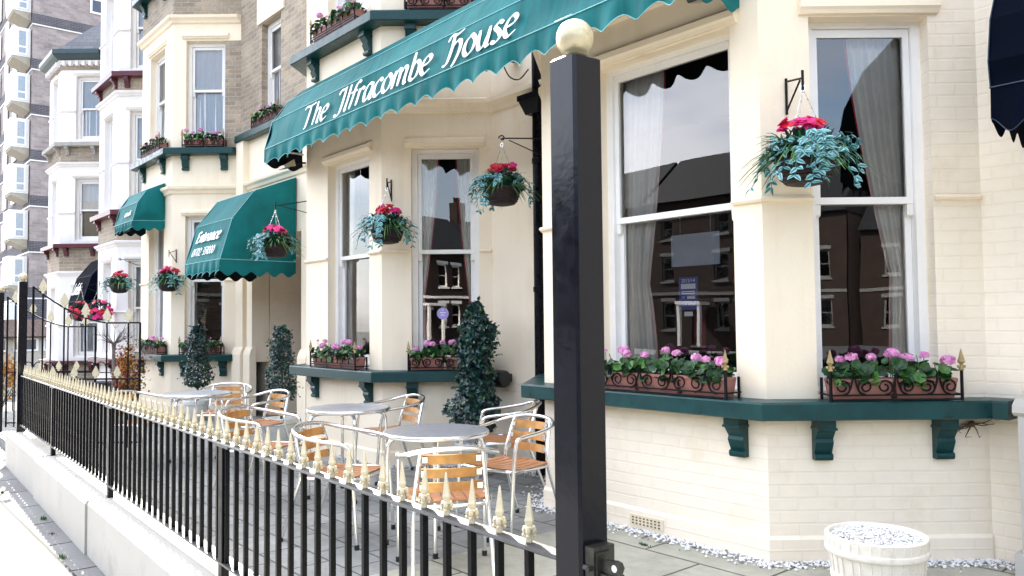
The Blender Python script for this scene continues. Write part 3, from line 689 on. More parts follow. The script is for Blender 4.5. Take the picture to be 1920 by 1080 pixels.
# ------------------------------------------------------------------ ground
def terr(x): return 0. if x > -15 else (x + 15) * .032
mb = MB(); xs = [-300, -100, -60, -45, -30, -20, -15, 0, 40, 120]; ys = [-200, -60, -20, -12, -2.2, 1, 6, 20, 60, 200]
for x in xs:
    for y in ys: mb.v.append((x, y, terr(max(x, -60)) - .26))
for i in range(len(xs) - 1):
    for j in range(len(ys) - 1):
        a = i * len(ys) + j; mb.f.append((a, a + len(ys), a + len(ys) + 1, a + 1)); mb.mi.append(0)
struct(mb.build('ground', LAND))
def sheet(name, y0, y1, dz, m, th=.12, xr=(-60, -30, -15, 4, 70)):
    mb = MB()
    for a, b in zip(xr, xr[1:]):
        za, zb_ = terr(a) + dz, terr(b) + dz
        mb.hexa([(a, y0, za - th), (b, y0, zb_ - th), (b, y1, zb_ - th), (a, y1, za - th), (a, y0, za), (b, y0, zb_), (b, y1, zb_), (a, y1, za)])
    return struct(mb.build(name, m))
sheet('road', -26.0, -2.0, -.22, ASPH, .03)
sheet('pavement', -1.8, 2.2, -.10, FLAG, .14)
sheet('pavement', -30.0, -26.0, -.10, FLAG, .14)
mb = MB(); mb.box(-60, 25, -2.0, -1.802, -.24, -.098); struct(mb.build('kerb', STONE))
fFence = Fr((-1.28, 1.308), 177.64)
# terrace floor (from the wall to the house): paving blocks on the left, large flags on the right
def slab(q, name, m):
    mb = MB(); mb.hexa([(x, y, -.2) for x, y in q] + [(x, y, 0) for x, y in q]); struct(mb.build(name, m))
yt = lambda x: 1.677 - .0412 * (x + 10.28)
slab([(-15.9, yt(-15.9)), (-4.0, yt(-4)), (-4.0, 5.6), (-15.9, 6.6)], 'terrace_paving', PAVE)
slab([(-4.0, yt(-4)), (4, yt(4)), (4, 5.6), (-4.0, 5.6)], 'flagstones', FLAGS)

# ------------------------------------------------------------------ low wall, railing, gate posts
fw2 = Fr((-10.28, 1.677), -2.36)      # along the fence towards the near post
FL = 9.08
wall_t = thing('low_wall', (-5.8, 1.5, -.1), 'low white painted wall under the black railing along the pavement', 'wall')
ps = [.06, 2.04, 4.33, 6.62, 8.95]
prev = -.12
for i, e in enumerate((2.04, 4.33, 6.62, 9.15)):
    mb = MB()
    q = .012 * (i % 2)
    mb.strip(fw2, e - prev - .02, [(-.16, -.28), (.14 + q, -.28), (.14 + q, .235), (.128 + q, .252), (.10, .26 - q * .3), (-.15, .262), (-.16, .25)], s0=prev + .01)
    mb.build('wall_section', WALLW, wall_t); prev = e
mb = MB(); mb.strip(fw2, 9.1, [(-.14, -.28), (.125, -.28), (.125, .22), (.08, .24), (-.14, .24)], s0=-.05); mb.build('wall_core', IRON, wall_t)
fen = thing('iron_railing', (-5.8, 1.5, .26), 'black iron railing with pale gold spearheads on the low white wall', 'railing')
mb = MB(); mb.strip(fw2, FL - .06, [(-.02, .879), (.02, .879), (.022, .882), (.02, .890), (-.02, .890)], s0=.03)
for q in ps[1:-1]: mb.fbox(fw2, q - .1, q + .1, -.019, .019, .868, .878)
RAILM = mat('weathered rail paint', (.03, .031, .034), .42, var=.3, vs=20, spec=1., rvar=.1, bump=.0008)
mb.build('top_rail', RAILM, fen)
mb = MB(); mb.strip(fw2, FL - .06, [(-.02, .338), (.02, .338), (.02, .348), (-.02, .348)], s0=.03); mb.build('bottom_rail', RAILM, fen)
for q in ps[1:-1]:
    mb = MB(); mb.bbox(fw2, q - .028, q + .028, -.018, .018, .25, .878, .004); mb.build('post', BLACK, fen)
# one bar and one spearhead, copied
bar0 = None
def spear_mesh():
    mb = MB()
    c = (0, 0, 0)
    mb.lathe(c, [(.008, 0), (.011, .004), (.009, .014), (.007, .022), (.008, .032), (.011, .046), (.0135, .053), (.0145, .056), (.0125, .059), (.0082, .085), (.0035, .118), (.001, .121)], 4, rot=0)
    for a in range(4):
        t = a * pi / 2 + pi / 4; x, y = .0115 * cos(t), .0115 * sin(t)
        mb.ball((x, y, .031), .0075, 7, 5, sz=1.2); mb.ball((x * 1.2, y * 1.2, .019), .005, 6, 4)
    mb.lathe(c, [(.0125, .034), (.0155, .036), (.0155, .04), (.012, .042)], 8)
    return mb
n_bar = 0
s = .06 + .12
bars = []
while s < FL - .05:
    if min(abs(s - q) for q in ps) > .035: bars.append(s)
    s += .12
for i, s in enumerate(bars):
    p = fw2.P(s, 0, 0)
    if bar0 is None:
        mb = MB(); mb.bbox(Fr((0, 0), -2.36), -.0095, .0095, -.0095, .0095, .346, .88, .0015)
        bar0 = mb.build('bar', BLACK); bar0.parent = fen
        sp0 = spear_mesh().build('spearhead', GOLD, smooth=True, ang=35); sp0.parent = bar0
        b_, s_ = bar0, sp0
    else:
        b_ = bar0.copy(); col.objects.link(b_); b_.parent = fen
        s_ = sp0.copy(); col.objects.link(s_); s_.parent = b_
    b_.location = (p[0] + 5.8, p[1] - 1.5, -.26); s_.location = (0, 0, .889); s_.rotation_euler = (R.uniform(-.03, .03), R.uniform(-.03, .03), rad(-2.36) + R.uniform(-.15, .15))
def gatepost(x, y, top, wd, label, zb=-.1, rz=-2.36, latch=False, bx=0):
    g = thing('gate_post', (x, y, zb), label, 'gate post', 'black gate posts with gold balls')
    f = Fr((x, y), rz)
    mb = MB(); mb.bbox(f, -wd / 2, wd / 2, -wd / 2, wd / 2, zb, top, .007)
    mb.build('shaft', POSTM, g)
    mb = MB(); mb.ball((x, y, top + .049), .0445, 28, 18)
    mb.lathe((x, y, top - .002), [(.026, 0), (.024, .006), (.019, .012), (.018, .02)], 18)
    mb.build('ball_finial', GOLDB, g, smooth=True)
    if latch:
        mb = MB(); h = wd / 2
        mb.fbox(f, h + .001, h + .030, -.030, .034, 0.8350, 0.9300)
        mb.fbox(f, h + .030, h + .036, -.012, .030, 0.8500, 0.9200)
        pr = [(h + .03, 0.9030), (h + .075, 0.9090), (h + .088, 0.9070), (h + .094, 0.8970), (h + .088, 0.8830), (h + .07, 0.8770), (h + .03, 0.8800)]
        n = len(pr); vs = [f.P(a, .004, z) for a, z in pr] + [f.P(a, .018, z) for a, z in pr]
        mb.add(vs, [tuple(range(n)), tuple(range(2 * n - 1, n - 1, -1))] + [(i, n + i, n + (i + 1) % n, (i + 1) % n) for i in range(n)])
        mb.tube([f.P(h + .076, .0035, 0.8940), f.P(h + .076, .0185, 0.8940)], .008, 10, mi=1)
        mb.add([f.P(h + .03, -.01, 0.8770), f.P(h + .078, -.01, 0.8770), f.P(h + .094, -.01, 0.8500), f.P(h + .03, -.01, 0.8400), f.P(h + .03, .024, 0.8770), f.P(h + .078, .024, 0.8770), f.P(h + .094, .024, 0.8500), f.P(h + .03, .024, 0.8400)],
               [(0, 3, 2, 1), (4, 5, 6, 7), (0, 1, 5, 4), (1, 2, 6, 5), (2, 3, 7, 6), (3, 0, 4, 7)])
        mb.tube([f.P(h + .02, .034, 0.8850), f.P(h + .02, .045, 0.8850)], .006, 8)
        mb.build('latch', [mat('worn latch iron', (.05, .05, .045), .4, metal=.7, var=.4, vs=40, bump=.001), PLASTIC], g)
    return g
gatepost(-1.30, 1.325, 2.046, .090, 'tall black gate post with a gold ball in front of the large window', latch=True)
gatepost(-10.36, 1.68, 1.935, .085, 'black gate post with a gold ball where the low white wall ends', zb=-.2)
gatepost(-12.85, 1.82, 1.90, .085, 'far black gate post cut by the left edge of the photo', zb=-.2)
# ---------------- gate leaves
def gate(x, y, az, Lg, zt0, zt1, zm, label):
    g = thing('iron_gate', (x, y, 0), label, 'gate', 'pair of arched iron gates')
    f = Fr((x, y), az)
    def top(s):
        q = min(1, s / (Lg * .72)); return zt1 + (zt0 - zt1) * (1 - q) ** 1.7
    mb = MB(); mb.tube([f.P(Lg * i / 16, 0, top(Lg * i / 16)) for i in range(17)], .010, 6); 
    mb.tube([f.P(0, 0, zm), f.P(Lg, 0, zm)], .011, 6); mb.tube([f.P(0, 0, .12), f.P(Lg, 0, .12)], .012, 6)
    mb.tube([f.P(0, 0, .06), f.P(0, 0, zt0)], .012, 6); mb.tube([f.P(Lg, 0, .06), f.P(Lg, 0, zt1)], .012, 6)
    mb.build('gate_frame', IRON, g)
    def head(s, z, sc_=1.):
        k = MB(); h = .17 * sc_
        pr = [(0, 0), (.014, 0), (.018, .03), (.045, .035), (.036, .06), (.05, .07), (.03, .11), (0, .17)]
        pts = [(a * sc_, b * sc_) for a, b in pr]; full = pts + [(-a, b) for a, b in pts[-2:0:-1]]
        n = len(full); d = .009
        vs = [f.P(s + a, d * (1 - b / h * .7), z + b) for a, b in full] + [f.P(s + a, -d * (1 - b / h * .7), z + b) for a, b in full]
        k.add(vs, [tuple(range(n - 1, -1, -1)), tuple(range(n, 2 * n))] + [(i, (i + 1) % n, n + (i + 1) % n, n + i) for i in range(n)])
        k.build('arrowhead', GOLD, g)
    nb = 5
    for i in range(nb):
        s = Lg * (i + .45) / nb
        mb = MB(); mb.tube([f.P(s, 0, .06), f.P(s, 0, top(s))], .009, 6); mb.build('bar', IRON, g)
        head(s, top(s) + .004)
        s2 = s + Lg / nb * .5
        if s2 < Lg - .05:
            mb = MB(); mb.tube([f.P(s2, 0, .06), f.P(s2, 0, zm + .01)], .008, 6); mb.build('dog_bar', IRON, g)
            head(s2, zm + .008, .85)
gate(-10.33, 1.78, 50, 1.20, 1.88, 1.46, .83, 'nearer arched iron gate with gold arrowheads, hung on the post at the wall end')
gate(-12.80, 1.90, 50, 1.20, 1.84, 1.42, .81, 'farther arched iron gate with gold arrowheads, seen through the nearer one')

# ------------------------------------------------------------------ lettering (pen strokes)
GL = {
 'T': (1.0, [[(-.05, 1.35), (.1, 1.5), (.5, 1.47), (1.02, 1.56)], [(.56, 1.48), (.5, .9), (.36, .1), (.2, -.04)]]),
 'h': (.72, [[(.22, 1.55), (.16, .8), (.03, 0)], [(.13, .7), (.36, 1), (.55, .9), (.52, .5), (.46, .08), (.6, .04)]]),
 'e': (.66, [[(.1, .5), (.45, .6), (.56, .82), (.42, 1), (.2, .86), (.06, .42), (.22, .02), (.58, .2)]]),
 'I': (.62, [[(.02, 1.22), (.12, 1.46), (.35, 1.46), (.6, 1.54)], [(.5, 1.48), (.44, .8), (.3, .02), (.08, -.14), (-.1, -.02)]]),
 'l': (.36, [[(.26, 1.55), (.18, .7), (.08, .03), (.22, .02)]]),
 'f': (.5, [[(.64, 1.42), (.46, 1.52), (.3, 1.2), (.2, .6), (.06, -.05)], [(.02, .95), (.5, 1.0)]]),
 'r': (.52, [[(.17, 1), (.12, .5), (.04, 0)], [(.12, .62), (.3, .98), (.52, .86)]]),
 'a': (.68, [[(.56, .95), (.3, 1), (.08, .6), (.12, .08), (.34, .12), (.54, .6)], [(.6, 1), (.55, .5), (.52, .05), (.66, .06)]]),
 'c': (.6, [[(.56, .82), (.38, 1), (.12, .72), (.08, .25), (.28, 0), (.56, .2)]]),
 'o': (.68, [[(.36, 1), (.12, .75), (.06, .3), (.24, .01), (.5, .2), (.6, .65), (.42, .98), (.3, .99)]]),
 'm': (1.04, [[(.15, 1), (.1, .5), (.03, 0)], [(.12, .66), (.32, 1), (.46, .85), (.38, .03)], [(.46, .66), (.68, 1), (.86, .86), (.8, .4), (.8, .05), (.94, .04)]]),
 'b': (.68, [[(.24, 1.55), (.16, .8), (.06, .05)], [(.14, .7), (.38, 1), (.58, .75), (.5, .2), (.28, 0), (.08, .1)]]),
 'H': (.95, [[(.02, 1.22), (.2, 1.48), (.5, 1.42), (.86, 1.56)], [(.36, 1.44), (.3, .8), (.12, .05), (-.12, -.04)], [(.26, .74), (.56, 1.05), (.76, .9), (.72, .4), (.5, -.14), (.4, -.22)]]),
 'u': (.74, [[(.14, 1), (.1, .4), (.2, .02), (.42, .15), (.56, .6)], [(.64, 1), (.58, .5), (.54, .06), (.68, .05)]]),
 's': (.58, [[(.52, .86), (.32, 1), (.16, .78), (.36, .5), (.44, .2), (.24, 0), (.02, .12)]]),
 'E': (.72, [[(.7, 1.38), (.5, 1.52), (.2, 1.4), (.16, .8), (.06, .1), (.3, 0), (.62, .14)], [(.14, .78), (.56, .84)]]),
 'n': (.72, [[(.15, 1), (.1, .5), (.03, 0)], [(.12, .66), (.36, 1), (.54, .88), (.48, .4), (.48, .05), (.62, .04)]]),
 't': (.46, [[(.24, 1.35), (.16, .6), (.14, .08), (.36, .08)], [(.02, .98), (.44, 1.0)]]),
 'k': (.66, [[(.24, 1.55), (.16, .8), (.05, 0)], [(.5, .98), (.16, .5), (.56, .02)]]),
 'L': (.75, [[(.5, 1.4), (.36, 1.5), (.28, .9), (.1, .1), (.4, .08), (.7, .0)]]),
 '.': (.3, [[(.1, .12), (.16, .0)]]),
 '0': (.7, [[(.36, 1.4), (.1, 1.0), (.06, .4), (.26, .0), (.52, .3), (.6, .95), (.42, 1.38), (.32, 1.4)]]),
 '1': (.4, [[(.06, 1.1), (.28, 1.4), (.22, .7), (.14, 0)]]),
 '7': (.62, [[(.04, 1.36), (.58, 1.36), (.36, .7), (.2, 0)]]),
 '2': (.66, [[(.08, 1.1), (.3, 1.4), (.54, 1.1), (.36, .6), (.04, .05), (.58, .06)]]),
 '3': (.62, [[(.08, 1.25), (.34, 1.4), (.5, 1.1), (.26, .76), (.5, .5), (.4, .08), (.04, .08)]]),
 '5': (.64, [[(.58, 1.38), (.18, 1.36), (.12, .82), (.4, .85), (.52, .45), (.34, .04), (.02, .1)]]),
 ' ': (.5, []),
}
def lettering(text, fn, x0, x1, unit, base, parent, slant=-.10, thick=(.045, .135), mat_=None, lift=.004):
    """fn(along, up, lift) -> point; text fitted between x0 and x1"""
    wtot = sum(GL[c][0] for c in text); kx = (x1 - x0) / wtot
    mb = MB(); x = x0; nib = rad(35); lv = lift
    for ch in text:
        wd, strokes = GL[ch]
        for st in strokes:
            pts = smoothpath([(a, b, 0) for a, b in st], 5); n = len(pts)
            vs = []
            for i, p in enumerate(pts):
                d = (pts[min(n - 1, i + 1)] - pts[max(0, i - 1)]); d.normalize()
                hw = thick[0] + thick[1] * abs(sin(math.atan2(d.y, d.x) - nib)) ** 1.2
                hw *= .5 + .5 * min(1, (i + 1) / 3, (n - i) / 3); hw *= .62
                for sg in (1, -1):
                    gx = p.x - d.y * hw * sg; gy = p.y + d.x * hw * sg
                    vs.append(fn(x + gx * kx + slant * gy * unit, base + gy * unit, lv))
                lv += .00002
            mb.add(vs, [(2 * i, 2 * i + 1, 2 * i + 3, 2 * i + 2) for i in range(n - 1)])
            lv += .0001
        x += wd * kx
    return mb.build('lettering', mat_ or LETTER, parent)

# ------------------------------------------------------------------ awnings
def scallop(u): q = .5 - .5 * cos(2 * pi * u); return q ** .8
def fabric_grid(mb, P, nu, nv, mi=None):
    b = len(mb.v)
    for i in range(nu + 1):
        for j in range(nv + 1): mb.v.append(P(i / nu, j / nv))
    for i in range(nu):
        for j in range(nv):
            a = b + i * (nv + 1) + j; mb.f.append((a, a + nv + 1, a + nv + 2, a + 1)); mb.mi.append(mb.cur if mi is None else mi)
def orient(mb, i0, d):
    d = Vector(d)
    for i in range(i0, len(mb.f)):
        f = mb.f[i]; a, b, c = (Vector(mb.v[k]) for k in (f[0], f[1], f[2]))
        if (b - a).cross(c - a).dot(d) < 0: mb.f[i] = tuple(reversed(f))
def awning(name, label, x0, x1, prof, yw, val, scl, m, mp_, tilt=0, wrinkle=.006, texts=(), seams=(), hinge=None, group=None, pipr=.004, endribs=True, bulge=.05):
    """box awning: prof = [(y,z)] from the front trim up to the wall; straight along x"""
    a = thing(name, ((x0 + x1) / 2, yw, prof[-1][1]), label, 'awning', group)
    Lx = x1 - x0
    def zt(x): return tilt * (x - x0)
    def pt(x, k, t=0):
        y, z = prof[k]
        if t: y2, z2 = prof[k + 1]; y += (y2 - y) * t; z += (z2 - z) * t
        return (x, y, z + zt(x))
    top = MB(); nx = max(12, int(Lx * 22))
    for k in range(len(prof) - 1):
        def P(u, v, k=k):
            x = x0 + Lx * u; p = pt(x, k, v)
            env = sin(pi * v); w_ = wrinkle * env * (sin(x * 5.3 + v * 2 + k) * .6 + sin(x * 17 + 3 * v + k * 2) * .35 + sin(x * 41 + 5 * v) * .18 + sin(x * 2.1 - 1.2 * v)) - env * .012
            dy, dz = prof[k + 1][0] - prof[k][0], prof[k + 1][1] - prof[k][1]; l_ = math.hypot(dy, dz)
            return (x, p[1] - dz / l_ * w_, p[2] + dy / l_ * w_)
        i0 = len(top.f); fabric_grid(top, P, nx, 8); orient(top, i0, (0, -1, .6))
    hy, hz = hinge or (yw, prof[0][1])
    for X in (x0, x1):
        # end panel, bulging a little
        poly = [pt(X, k, q / 4) for k in range(len(prof) - 1) for q in range(4)] + [pt(X, len(prof) - 1), (X, yw, hz + zt(X))]
        poly += [(X, yw + (prof[0][0] - yw) * q / 6, hz + (prof[0][1] - hz) * q / 6 + zt(X)) for q in range(1, 6)]
        cy, cz = (prof[0][0] + yw) / 2 + .05, (hz + prof[-1][1]) / 2 - .08 + zt(X); n = len(poly); i0 = len(top.f); rings = [(1, 0), (.75, .55), (.45, .9), (.15, 1)]
        vs = [(X + (bulge if X == x1 else -bulge) * h, cy + (p[1] - cy) * r_, cz + (p[2] - cz) * r_) for r_, h in rings for p in poly] + [(X + (bulge if X == x1 else -bulge), cy, cz)]
        fs_ = [(q * n + i, q * n + (i + 1) % n, (q + 1) * n + (i + 1) % n, (q + 1) * n + i) for q in range(3) for i in range(n)] + [(3 * n + i, 3 * n + (i + 1) % n, 4 * n) for i in range(n)]
        top.add(vs, fs_); orient(top, i0, (1 if X == x1 else -1, 0, 0))
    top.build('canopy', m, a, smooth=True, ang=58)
    v = MB()
    ns = max(3, round(Lx / scl)); per = Lx / ns
    def PV(u, w_):
        x = x0 + Lx * u; y, z = prof[0]; q = scallop(u * ns)
        zz = z + zt(x) - w_ * val * (.66 + .34 * q)
        return (x, y - .012 * w_ + w_ * (.026 * sin(2 * pi * u * ns + .6) + .012 * sin(x * 9.7)), zz)
    fabric_grid(v, PV, ns * 12, 4); orient(v, 0, (0, -1, 0))
    De = yw - prof[0][0]; ne = max(1, round(De / scl))
    for X, sg in ((x0, 1), (x1, -1)):
        def PE(u, w_, X=X, sg=sg):
            y = prof[0][0] + De * u; zz = prof[0][1] + (hz - prof[0][1]) * u + zt(X) - w_ * val * (.72 + .28 * scallop(u * ne))
            return (X + sg * w_ * (.01 * sin(u * 7)), y, zz)
        i0 = len(v.f); fabric_grid(v, PE, ne * 12, 3); orient(v, i0, (-sg, 0, 0))
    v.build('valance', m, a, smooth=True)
    p = MB()
    p.tube([(x0, prof[0][0] - .004, prof[0][1] + zt(x0)), (x1, prof[0][0] - .004, prof[0][1] + zt(x1))], pipr, 5)
    for X in (x0, x1): p.tube([(X + (.003 if X == x1 else -.003), prof[0][0], prof[0][1] + zt(X)), (X + (.003 if X == x1 else -.003), yw, hz + zt(X))], pipr, 5)
    for k in seams:
        p.tube([(x0, prof[k][0] - .003, prof[k][1] + zt(x0) + .002), (x1, prof[k][0] - .003, prof[k][1] + zt(x1) + .002)], pipr * .8, 5)
        if endribs:
            for X in (x0, x1): p.tube([(X + (.003 if X == x1 else -.003), prof[k][0], prof[k][1] + zt(X)), (X + (.003 if X == x1 else -.003), yw, hz + zt(X))], pipr * .8, 5)
    for k in range(len(prof) - 1):
        for X in (x0, x1): p.tube([pt(X, k), pt(X, k + 1)], pipr * .8, 5)
    # bottom edge binding
    p.tube([tuple(Vector(PV(i / (ns * 12), 1)) + Vector((0, -.001, 0))) for i in range(ns * 12 + 1)], pipr * .7, 4)
    p.build('piping', mp_, a)
    fr = MB()
    for X in (x0 + .03, x1 - .03): fr.tube([(X, yw, hz + zt(X)), (X, prof[0][0] + .02, prof[0][1] + zt(X) + .01)], .012, 6)
    fr.tube([(x0 + .03, prof[0][0] + .02, prof[0][1] + .01 + zt(x0)), (x1 - .03, prof[0][0] + .02, prof[0][1] + .01 + zt(x1))], .012, 6)
    fr.build('awning_frame', STEEL, a)
    (ya, za), (yb, zb_) = prof[0], prof[1]; lb = math.hypot(yb - ya, zb_ - za)
    def fn(x, up, lift):
        t = up / lb; nrm = (-(zb_ - za) / lb, (yb - ya) / lb)
        return (x, ya + (yb - ya) * t + nrm[0] * (lift + .012), za + (zb_ - za) * t + zt(x) + nrm[1] * (lift + .012))
    for tx in texts: lettering(*tx[:1], fn, *tx[1:4], tx[4], a, *tx[5:])
    return a
GA = 'awnings over the ground floor windows and doors'
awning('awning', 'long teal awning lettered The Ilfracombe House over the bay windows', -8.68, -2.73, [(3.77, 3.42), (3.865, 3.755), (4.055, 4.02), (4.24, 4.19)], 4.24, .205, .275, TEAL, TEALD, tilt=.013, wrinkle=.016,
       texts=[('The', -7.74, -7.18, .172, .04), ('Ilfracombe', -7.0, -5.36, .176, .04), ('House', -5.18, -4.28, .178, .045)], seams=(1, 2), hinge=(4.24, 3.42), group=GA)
HP = lambda y0, z0, d, h: [(y0, z0), (y0 + d * .15, z0 + h * .46), (y0 + d * .43, z0 + h * .79), (y0 + d, z0 + h)]
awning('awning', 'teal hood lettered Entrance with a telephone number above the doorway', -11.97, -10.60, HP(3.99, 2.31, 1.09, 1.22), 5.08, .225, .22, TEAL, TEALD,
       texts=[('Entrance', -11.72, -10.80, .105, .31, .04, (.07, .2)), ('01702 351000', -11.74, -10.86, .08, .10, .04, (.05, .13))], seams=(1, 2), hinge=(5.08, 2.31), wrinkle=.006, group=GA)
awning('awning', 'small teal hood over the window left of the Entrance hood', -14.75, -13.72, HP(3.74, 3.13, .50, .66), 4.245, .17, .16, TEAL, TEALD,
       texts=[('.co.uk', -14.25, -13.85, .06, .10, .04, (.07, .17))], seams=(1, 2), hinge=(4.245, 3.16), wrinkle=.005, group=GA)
awning('awning', 'black hood with white script in front of the slate roofed house', -19.6, -18.35, HP(4.05, 1.95, 1.04, 1.15), 5.09, .24, .2, NAVY, NAVYP,
       texts=[('Lafelle', -19.5, -18.75, .16, .16, .2, (.07, .16))], seams=(1,), hinge=(5.09, 1.95), group=GA)
awning('awning', 'dark navy hood cut by the right edge of the photo', -1.43, .5, [(4.45, 2.59), (4.43, 2.72), (4.48, 2.95), (4.62, 3.2), (4.86, 3.42), (5.24, 3.56)], 5.24, .24, .19, NAVY, NAVYP, seams=(), hinge=(5.24, 2.59), group=GA)
# floodlights under the long awning
def floodlight(x, y, z, label, m1):
    g = thing('floodlight', (x, y, z), label, 'floodlight', 'floodlights at the awning ends')
    mb = MB(); f = Fr((x, y), 0)
    mb.hexa([(x - .10, y - .07, z - .055), (x + .10, y - .07, z - .055), (x + .10, y + .06, z - .02), (x - .10, y + .06, z - .02), (x - .10, y - .09, z - .03), (x + .10, y - .09, z - .03), (x + .08, y + .05, z + .06), (x - .08, y + .05, z + .06)])
    mb.build('lamp_body', m1, g)
    mb = MB(); mb.tube([(x, y + .05, z + .02), (x, 4.25, z + .05)], .012, 6); mb.build('arm', IRON, g)
    mb = MB(); mb.quad((x - .085, y - .068, z - .058), (x - .085, y + .05, z - .026), (x + .085, y + .05, z - .026), (x + .085, y - .068, z - .058)); mb.build('lens', CHROME, g)
floodlight(-8.62, 4.02, 3.27, 'silver floodlight under the left end of the long teal awning', CHROME)
floodlight(-2.83, 4.05, 3.43, 'dark floodlight under the right end of the long teal awning', BLKPL)

# ------------------------------------------------------------------ drainpipe, security lamp, vent
dp = thing('drainpipe', (-5.43, 5.0, 0), 'black drainpipe with a hopper box between the two bays', 'drainpipe')
mb = MB(); mb.tube([(-5.43, 5.02, 0.02), (-5.43, 5.02, 3.40)], .048, 12); mb.tube([(-5.43, 5.02, 3.54), (-5.43, 5.02, 7.4)], .048, 12)
for z in (.4, 1.7, 2.9, 4.3): mb.lathe((-5.43, 5.02, z), [(.048, 0), (.056, .005), (.056, .05), (.048, .055)], 12); mb.box(-5.53, -5.33, 5.05, 5.099, z + .01, z + .04)
mb.build('pipe', BLACK, dp)
mb = MB(); x, y = -5.44, 5.0
mb.hexa([(x - .08, y - .05, 3.37), (x + .09, y - .05, 3.37), (x + .09, 5.09, 3.37), (x - .08, 5.09, 3.37), (x - .13, y - .09, 3.50), (x + .14, y - .09, 3.50), (x + .14, 5.09, 3.50), (x - .13, 5.09, 3.50)])
mb.box(x - .14, x + .15, y - .10, 5.09, 3.501, 3.55); mb.build('hopper', BLACK, dp)
cl = thing('security_lamp', (-5.9, 5.05, 4.0), 'black security lamp with a looped cable on the wall by the drainpipe', 'lamp')
mb = MB(); mb.lathe((-5.80, 5.0, 4.02), [(.05, -.05), (.06, -.03), (.06, .04), (.04, .06)], 14); mb.box(-5.85, -5.75, 5.0, 5.099, 3.98, 4.06); mb.build('wall_mount', BLKPL, cl)
mb = MB(); mb.tube([(-5.87, 4.95, 4.10), (-5.90, 4.90, 4.05), (-5.96, 4.80, 3.90)], [.045, .05, .055], 14); mb.build('lamp_head', BLKPL, cl, smooth=True, ang=40)
mb = MB(); mb.tube(smoothpath([(-5.86, 4.97, 3.94), (-5.82, 5.02, 3.82), (-5.72, 5.06, 3.78), (-5.60, 5.07, 3.85)], 6), .007, 6); mb.build('cable', BLKPL, cl)
vb = thing('outdoor_speaker', (-6.0, 5.02, .9), 'black barrel shaped box low on the wall behind the ivy', 'box')
mb = MB(); mb.tube([(-6.12, 4.97, .88), (-6.10, 4.96, .88), (-5.86, 4.95, .88), (-5.84, 4.95, .88)], [.07, .085, .085, .07], 16)
mb.box(-6.05, -5.92, 4.98, 5.099, .84, .92); mb.build('speaker_body', BLKPL, vb, smooth=True, ang=40)

# ------------------------------------------------------------------ tables and chairs
def make_table():
    g = thing('bistro_table', (0, 0, 0), '', None)
    mb = MB(); r = .345
    mb.lathe((0, 0, 0), [(r - .01, .700), (r, .703), (r, .722), (r - .006, .729), (r - .014, .73), (r - .02, .728), (r - .3, .729), (.001, .729)], 48)
    mb.build('tabletop', STEEL, g, smooth=True, ang=30)
    rim = MB(); rim.lathe((0, 0, 0), [(r + .0005, .704), (r + .002, .708), (r + .002, .720), (r + .0005, .724)], 48); rim.build('rim', ALU, g, smooth=True, ang=30)
    for k in range(4):
        a = pi / 4 + k * pi / 2; ca, sa = cos(a), sin(a)
        pts = [(.06 * ca, .06 * sa, .685), (.2 * ca, .2 * sa, .685), (.275 * ca, .275 * sa, .675), (.305 * ca, .305 * sa, .64), (.315 * ca, .315 * sa, .55), (.325 * ca, .325 * sa, .02)]
        mb = MB(); mb.tube(smoothpath(pts, 6), .0135, 10)
        mb.lathe((.325 * ca, .325 * sa, 0), [(.017, 0), (.017, .03), (.014, .032)], 10, 1)
        mb.build('leg', [ALU, BLKPL], g, smooth=True, ang=40)
    mb = MB(); mb.lathe((0, 0, 0), [(.07, .668), (.08, .672), (.08, .699), (.07, .7)], 20); mb.build('hub', ALU, g)
    return g
